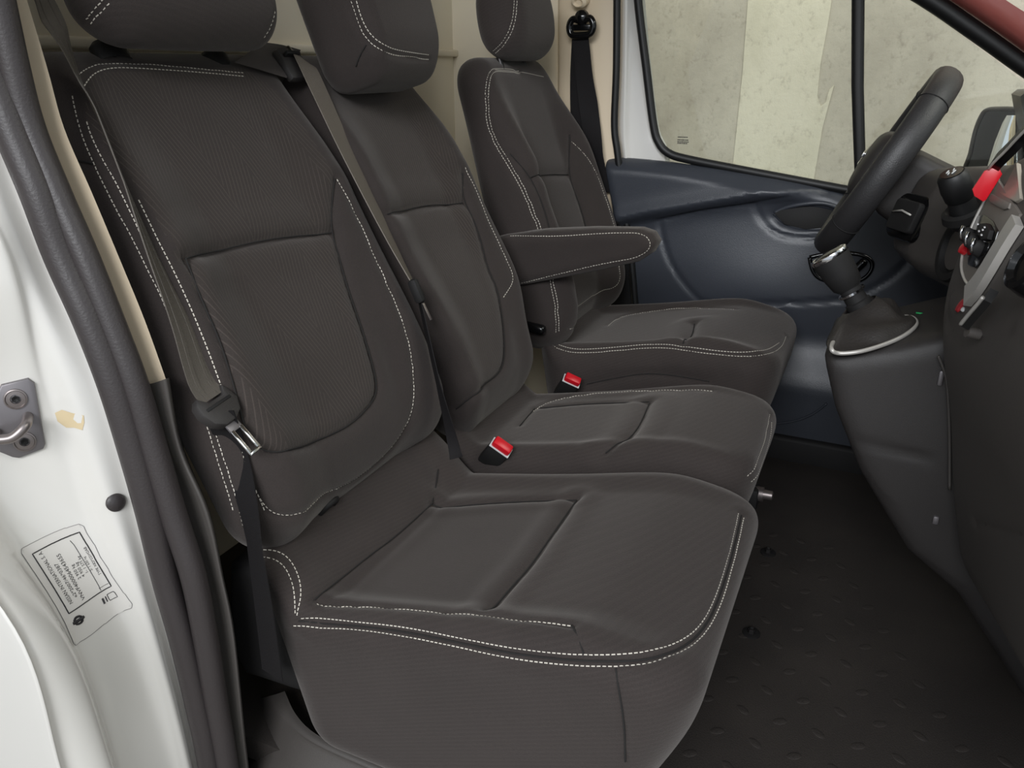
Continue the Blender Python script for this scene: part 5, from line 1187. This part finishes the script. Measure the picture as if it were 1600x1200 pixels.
buckle('belt_buckle', np.array((-0.6027, 1.2450, 0.3488)), (0.48, -0.22, 0.62), (0.35, -0.6, 0.3), 'red buckle standing between the two passenger cushions')
buckle('belt_buckle', np.array((-0.6184, 1.6720, 0.3322)), (0.45, -0.30, 0.70), (0.35, -0.7, 0.2), 'red buckle beside the inner side of the driver cushion')

# driver's belt on the far pillar
belt3 = thing('seat_belt', 'black webbing belt hanging from a black loop on the cream driver-side pillar', 'seat belt', tuple(np.array((-0.7610, 2.1900, 0.7929))))
P = [np.array((-0.8167, 2.1850, 1.1186)), np.array((-0.8097, 2.1850, 1.0772)), np.array((-0.8007, 2.1870, 1.0124)), np.array((-0.7870, 2.1870, 0.9464)), np.array((-0.7749, 2.1870, 0.8791)), np.array((-0.7591, 2.1900, 0.7929)), np.array((-0.7436, 2.1950, 0.7042))]
Ps = spline(P, 8)
w = np.interp(np.linspace(0, 1, len(Ps)), [0, .25, .5, .7, 1], [.0235, .0235, .026, .026, .028])
ph = np.interp(np.linspace(0, 1, len(Ps)), [0, .4, .6, .8, 1], [0, .1, .45, -.3, .1])
obj('webbing', *ribbon(Ps, np.stack([w * np.cos(ph), w * np.sin(ph), 0 * w], 1), 0.0018), 'webbing_black', belt3, True, 60)
P = [np.array((-0.8268, 2.1980, 1.1096)), np.array((-0.8294, 2.2000, 0.9955)), np.array((-0.8217, 2.2000, 0.8769)), np.array((-0.7993, 2.2000, 0.7902))]
obj('rear_webbing', *ribbon(spline(P, 6), np.tile(np.array((0.016, 0.004, 0)), (19, 1)), 0.0018), 'webbing_black', belt3, True, 60)
lc = np.array((-0.8098, 2.1750, 1.1339))
lp_ = spline([lc + np.array(q) for q in ((-.034, 0, .004), (-.024, 0, .022), (0, 0, .018), (.024, 0, .024), (.034, 0, .006), (.026, 0, -.014), (0, 0, -.018), (-.026, 0, -.016))], 6, True)
lo_ = obj('loop', *tube(lp_, 0.009, 12, True), 'plastic_gloss', belt3)
obj('loop_bolt', *lathe([(0.0, 0.020), (0.010, 0.018), (0.016, 0.010), (0.017, 0)], lc + np.array((0.0, 0.006, 0.026)), (0, -1, 0), 24), 'plastic_gloss', lo_, True, 40)
obj('loop_bar', *rbox(lc + np.array((0, 0.004, 0.002)), (0.058, 0.008, 0.016), 0.003), 'plastic_gloss', lo_, True, 40)
ad = np.array((-0.8251, 2.2000, 1.2009))
obj('height_adjuster', *lathe([(-0.01, 0.0), (-0.01, 0.024), (0.012, 0.022), (0.018, 0.014), (0.012, 0.008), (0.012, 0)], ad, (0.05, -1, -0.3), 24, sq=(0.7, 1.0)), 'trim_cream', belt3, True, 40)

# lower seat-side cover and tongue tidy
sv = [np.array((-0.8286, 0.7350, 0.3283)), np.array((-0.7845, 0.7350, 0.3414)), np.array((-0.7548, 0.7350, 0.3342)), np.array((-0.7340, 0.7350, 0.3096)), np.array((-0.7230, 0.7350, 0.2663)), np.array((-0.7165, 0.7350, 0.2143)), np.array((-0.7029, 0.7350, 0.1761)), np.array((-0.6804, 0.7350, 0.1382)), np.array((-0.6973, 0.7350, 0.1211)), np.array((-0.7295, 0.7350, 0.1160)), np.array((-0.7751, 0.7350, 0.1135)), np.array((-0.8289, 0.7350, 0.1111)), np.array((-0.8585, 0.7350, 0.1762))]
obj('side_cover', *prism([(p[0], p[2]) for p in sv], (0, 0.80, 0), (1, 0, 0), (0, 0, 1), (0, -1, 0), 0.066, 0.024, 6), 'plastic_dark', seat1, True, 50)
for nm, st, pxs, so in (('lap_loop', seat1, np.array([[-0.7445,0.8784,0.376],[-0.7456,0.8935,0.3771]]), c1), ('lap_loop', seat2, np.array([[-0.7322,1.3804,0.3618],[-0.7268,1.4187,0.3569]]), c2)):
    p0_ = pxs[0]
    q_ = spline([p0_ + np.array((0, -0.016, -0.004)), p0_ + np.array((0.012, -0.010, 0.010)), p0_ + np.array((0.016, 0.002, 0.014)), p0_ + np.array((0.012, 0.014, 0.010)), p0_ + np.array((0, 0.020, -0.004))], 6)
    obj(nm, *tube(q_, 0.006, 10), 'plastic_dark', st)

# ---------------- jamb fittings
class OnJamb: bvh = jamb_bvh
def snap(p, lift):
    l, n, _, _ = jamb_bvh.find_nearest(Vector(p)); n = np.array(n)
    if n @ (np.array((0, 0, 1.04)) - np.array(l)) < 0: n = -n
    return np.array(l) + n * lift, n
SK = np.array([[-0.9538,0.5511,0.6753],[-0.9353,0.5742,0.6787],[-0.9322,0.5788,0.6715],[-0.9317,0.5734,0.589],[-0.9333,0.5706,0.5835],[-0.9495,0.5472,0.577],[-0.9534,0.5419,0.5796],[-0.9636,0.5288,0.5933],[-0.9634,0.5368,0.6447]])
sk = thing('door_striker', 'grey steel door striker bolted to the white jamb', 'door striker', tuple(SK.mean(0)))
c_ = SK.mean(0); n_k = snap(c_, 0)[1]
_, u_k, w_k = frame(n_k)
obj('plate', *prism([((p - c_) @ u_k, (p - c_) @ w_k) for p in SK], c_ - n_k * 0.004, u_k, w_k, n_k, 0.010, 0.0025), 'zinc_grey', sk, True, 40)
for p in np.array([[-0.9459,0.5598,0.6554],[-0.9447,0.5568,0.5982]]):
    sc_ = obj('screw', *lathe([(0.004, 0.0135), (0.0085, 0.0130), (0.009, 0.0115), (0.0075, 0.0105), (0.0080, 0.006), (0.0060, 0.0055), (0.0060, 0)], p, n_k, 28), 'steel', sk, True, 30)
    obj('socket', *lathe([(0.0062, 0.0045), (0.0085, 0.0050), (0.0087, 0.0040), (0.0066, 0.0)], p, n_k, 6), 'plastic_dark', sc_, False)
sp_ = np.array([[-0.94,0.5657,0.6304],[-0.9621,0.5355,0.6174]])
e1 = sp_[0] + n_k * 0.034 + np.array((0, -0.003, -0.003))
e2 = sp_[1] + n_k * 0.034
loop_ = spline([sp_[0] + n_k * 0.004, sp_[0] + n_k * 0.022, e1, e1 * 0.55 + e2 * 0.45 + n_k * 0.004 - np.array((0, 0, 0.006)), e2, sp_[1] + n_k * 0.02, sp_[1]], 8)
obj('loop', *tube(loop_, 0.0062, 14), 'steel', sk)
# ochre seam sealer smear beside the striker
sm = [snap(p, 0.0006)[0] for p in np.array([[-0.9242,0.5902,0.6261],[-0.9164,0.5953,0.63],[-0.9048,0.5993,0.6261],[-0.8922,0.6062,0.6221],[-0.892,0.6049,0.6126],[-0.895,0.602,0.6023],[-0.9049,0.5983,0.6056],[-0.9148,0.5947,0.6051],[-0.9187,0.593,0.6088],[-0.923,0.5902,0.6145]])]
cs_ = np.mean(sm, 0)
obj('sealer_mark', np.concatenate([[cs_], sm]), [[0, 1 + i, 1 + (i + 1) % len(sm)] for i in range(len(sm))], 'sealer', wr)
pg_, ng_ = snap(np.array([[-0.8721,0.6101,0.496]])[0], 0)
tag(obj('rubber_plug', *lathe([(-0.002, 0.0), (-0.002, 0.0125), (0.002, 0.0125), (0.0045, 0.010), (0.006, 0.0)], pg_, ng_, 28), 'rubber', None, True, 40), 'small round grey rubber plug in the white jamb beside the seal', 'plug')

# data sticker, its print follows the curve of the jamb
K = np.array([[-0.875,0.5141,0.3807],[-0.9208,0.5151,0.4582],[-0.9122,0.5737,0.4641],[-0.8791,0.5821,0.3769]])      # frame corners
eR = K[1] - K[0]; LR = np.linalg.norm(eR); eR /= LR                    # reading direction
eD = K[3] - K[0]; eD -= eR * (eD @ eR); LD = np.linalg.norm(eD); eD /= LD
def lab(s_, t_, lift): return snap(K[0] + eR * s_ * LR + eD * t_ * LD, lift)[0]
lb = thing('data_sticker', 'pale vehicle data sticker with small black print on the white jamb', 'sticker', tuple(K.mean(0)))
pl_ = rrect(1.58, 1.38, 0.12, 4, 0.37, 0.50)
pl_ = [(p[0], p[1]) for p in rrect(1.52, 1.36, 0.13, 4, 0.36, 0.5)]
ns, ntt = 26, 18
gx = np.linspace(-0.46, 1.14, ns); gy = np.linspace(-0.2, 1.2, ntt)
fv, ff = [], []
for i in range(ns):
    for j in range(ntt): fv.append(lab(gx[i], gy[j], 0.0005))
for i in range(ns - 1):
    for j in range(ntt - 1):
        if (i in (0, ns - 2)) and (j in (0, ntt - 2)): continue
        ff.append([i * ntt + j, (i + 1) * ntt + j, (i + 1) * ntt + j + 1, i * ntt + j + 1])
film = obj('film', fv, ff, 'label_film', lb)
def ink_path(pts, r, closed=False):
    Q = resample(np.array(list(pts) + ([pts[0]] if closed else [])), 0.04)
    return tube([lab(a, b, 0.0008) for a, b in Q], r, 5)
fr_ = MB(); fr_.add(ink_path([(0, 0), (1, 0), (1, 1), (0, 1)], 0.0008, True)); fr_.add(ink_path([(0.02, 0.80), (0.93, 0.74)], 0.0004)); fr_.add(ink_path([(0.06, 0.78), (0.06, 0.98)], 0.0003))
fr_.obj('printed_frame', 'ink', film)
ol = MB(); ol.add(ink_path([(-0.40, -0.2), (1.08, -0.2), (1.14, -0.13), (1.14, 1.13), (1.08, 1.2), (-0.40, 1.2), (-0.46, 1.13), (-0.46, -0.13)], 0.0003, True))
ol.obj('printed_outline', 'zinc_grey', film)
def text_mesh(txt, s0, t0, h, sx=1.0):
    cu_ = bpy.data.curves.new('t', 'FONT'); cu_.body = txt; cu_.size = 1.0; cu_.resolution_u = 2
    to = bpy.data.objects.new('t', cu_); COL.objects.link(to)
    me = to.to_mesh()
    v = np.array([q.co[:2] for q in me.vertices]); f = [list(p.vertices) for p in me.polygons]
    to.to_mesh_clear(); bpy.data.objects.remove(to); bpy.data.curves.remove(cu_)
    k = h / 0.7
    return np.array([lab(s0 + a * k * sx / LR * LD * 1.0, t0 - b * k, 0.0009) for a, b in v]), f
tx = MB()
for t_ in (('NISSAN INTERNATIONAL S. A.', 0.10, 0.17, 0.075, 0.80), ('e2*2007/46*0387', 0.14, 0.31, 0.075, 1.0), ('VNVF4000064543655', 0.05, 0.44, 0.08, 1.0),
           ('2 950 kg', 0.34, 0.56, 0.065, 1.0), ('4 950 kg', 0.34, 0.65, 0.065, 1.0), ('1- 1 575 kg', 0.36, 0.74, 0.06, 1.0), ('2- 1 630 kg', 0.36, 0.83, 0.05, 1.0), ('TYPE X82FCDM2AB', 0.24, 0.95, 0.06, 0.9)):
    tx.add(text_mesh(*t_))
tx.obj('printed_text', 'ink', film, False)
lg = MB()
rg = [(-0.16 + 0.055 * math.cos(a), 0.10 + 0.085 * math.sin(a)) for a in np.linspace(0, 2 * math.pi, 17)[:-1]]
lg.add(ink_path(rg, 0.0016, True)); lg.add(ink_path([(-0.16, -0.02), (-0.16, 0.22)], 0.0022))
lg.add(ink_path([(-0.09, 0.86), (-0.09, 0.99), (-0.20, 0.99), (-0.20, 0.86)], 0.0005, True)); lg.add(ink_path([(-0.10, 0.76), (-0.19, 0.76)], 0.0014)); lg.add(ink_path([(-0.10, 0.82), (-0.19, 0.82)], 0.0008))
lg.obj('printed_emblem', 'ink', film)['kind'] = 'stuff'

# ---------------- floor fittings
def bolt(c, lab_, r=0.017):
    t = thing('floor_bolt', lab_, 'bolt', tuple(c))
    obj('washer', *lathe([(0, r), (0.003, r), (0.004, r * 0.85), (0.004, 0.0)], c, (0, 0, 1), 24), 'plastic_dark', t, True, 30)
    obj('head', *lathe([(0.003, r * 0.5), (0.011, r * 0.46), (0.012, r * 0.35), (0.008, r * 0.3), (0.008, 0)], c, (0, 0, 1), 6), 'steel_dark', t, True, 30)
bolt(np.array((-0.1145, 1.6406, 0.0000)), 'black floor bolt in the mat, the one farther from the open door')
bolt(np.array((-0.1028, 1.3396, 0.0000)), 'black floor bolt in the mat, the one nearer the open door')
fb = np.array((-0.1386, 1.5600, 0.1913))
obj('foot_bolt', *lathe([(-0.02, 0.0), (-0.02, 0.016), (0.004, 0.016), (0.004, 0.011), (0.022, 0.010), (0.024, 0.006), (0.024, 0)], fb, (1, 0, 0.05), 18), 'steel', seat2, True, 40)
obj('foot_bracket', *rbox(fb + np.array((-0.05, 0, -0.01)), (0.09, 0.04, 0.05), 0.006), 'plastic_dark', seat2, True, 40)
sv_, sf_ = lathe([(0.0, 1.0), (0.55, 0.92), (0.9, 0.6), (1.0, 0.0)], (0, 0, 0), (0, 0, 1), 14)
sv_ = sv_ * np.array((0.013, 0.0075, 0.0009))
stud_me = None
k = 0
for i, xx in enumerate(np.arange(-0.30, 0.42, 0.062)):
    for j, yy in enumerate(np.arange(0.80, 1.78, 0.066)):
        p = (xx + 0.031 * (j % 2), yy)
        if p[0] < -0.17 or (p[0] > 0.10 + 0.5 * (1.55 - yy) and yy > 1.25): continue
        if stud_me is None:
            so_ = obj('stud', sv_, sf_, 'floor_rubber', fl); stud_me = so_.data
        else:
            so_ = bpy.data.objects.new('stud', stud_me); COL.objects.link(so_); so_.parent = fl
        so_.location = (p[0], p[1], 0.0); so_.rotation_euler = (0, 0, R(35 if (i + j) % 2 else -35))
# window reflection painted as a pale slab on the concrete wall, right edge scalloped
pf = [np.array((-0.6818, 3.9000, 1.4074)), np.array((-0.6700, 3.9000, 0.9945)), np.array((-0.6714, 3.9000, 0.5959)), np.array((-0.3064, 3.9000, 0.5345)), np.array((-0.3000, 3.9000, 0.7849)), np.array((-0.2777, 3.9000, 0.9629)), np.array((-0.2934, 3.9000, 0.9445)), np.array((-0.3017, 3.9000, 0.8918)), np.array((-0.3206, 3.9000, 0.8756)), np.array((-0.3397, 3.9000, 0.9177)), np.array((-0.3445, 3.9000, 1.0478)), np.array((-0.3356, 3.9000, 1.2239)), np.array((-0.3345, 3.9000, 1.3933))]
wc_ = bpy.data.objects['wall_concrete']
obj('reflection_patch', *prism([(p[0], p[2]) for p in pf], (0, 3.902, 0), (1, 0, 0), (0, 0, 1), (0, -1, 0), 0.006, 0.0), 'concrete_reflection', wc_, False)
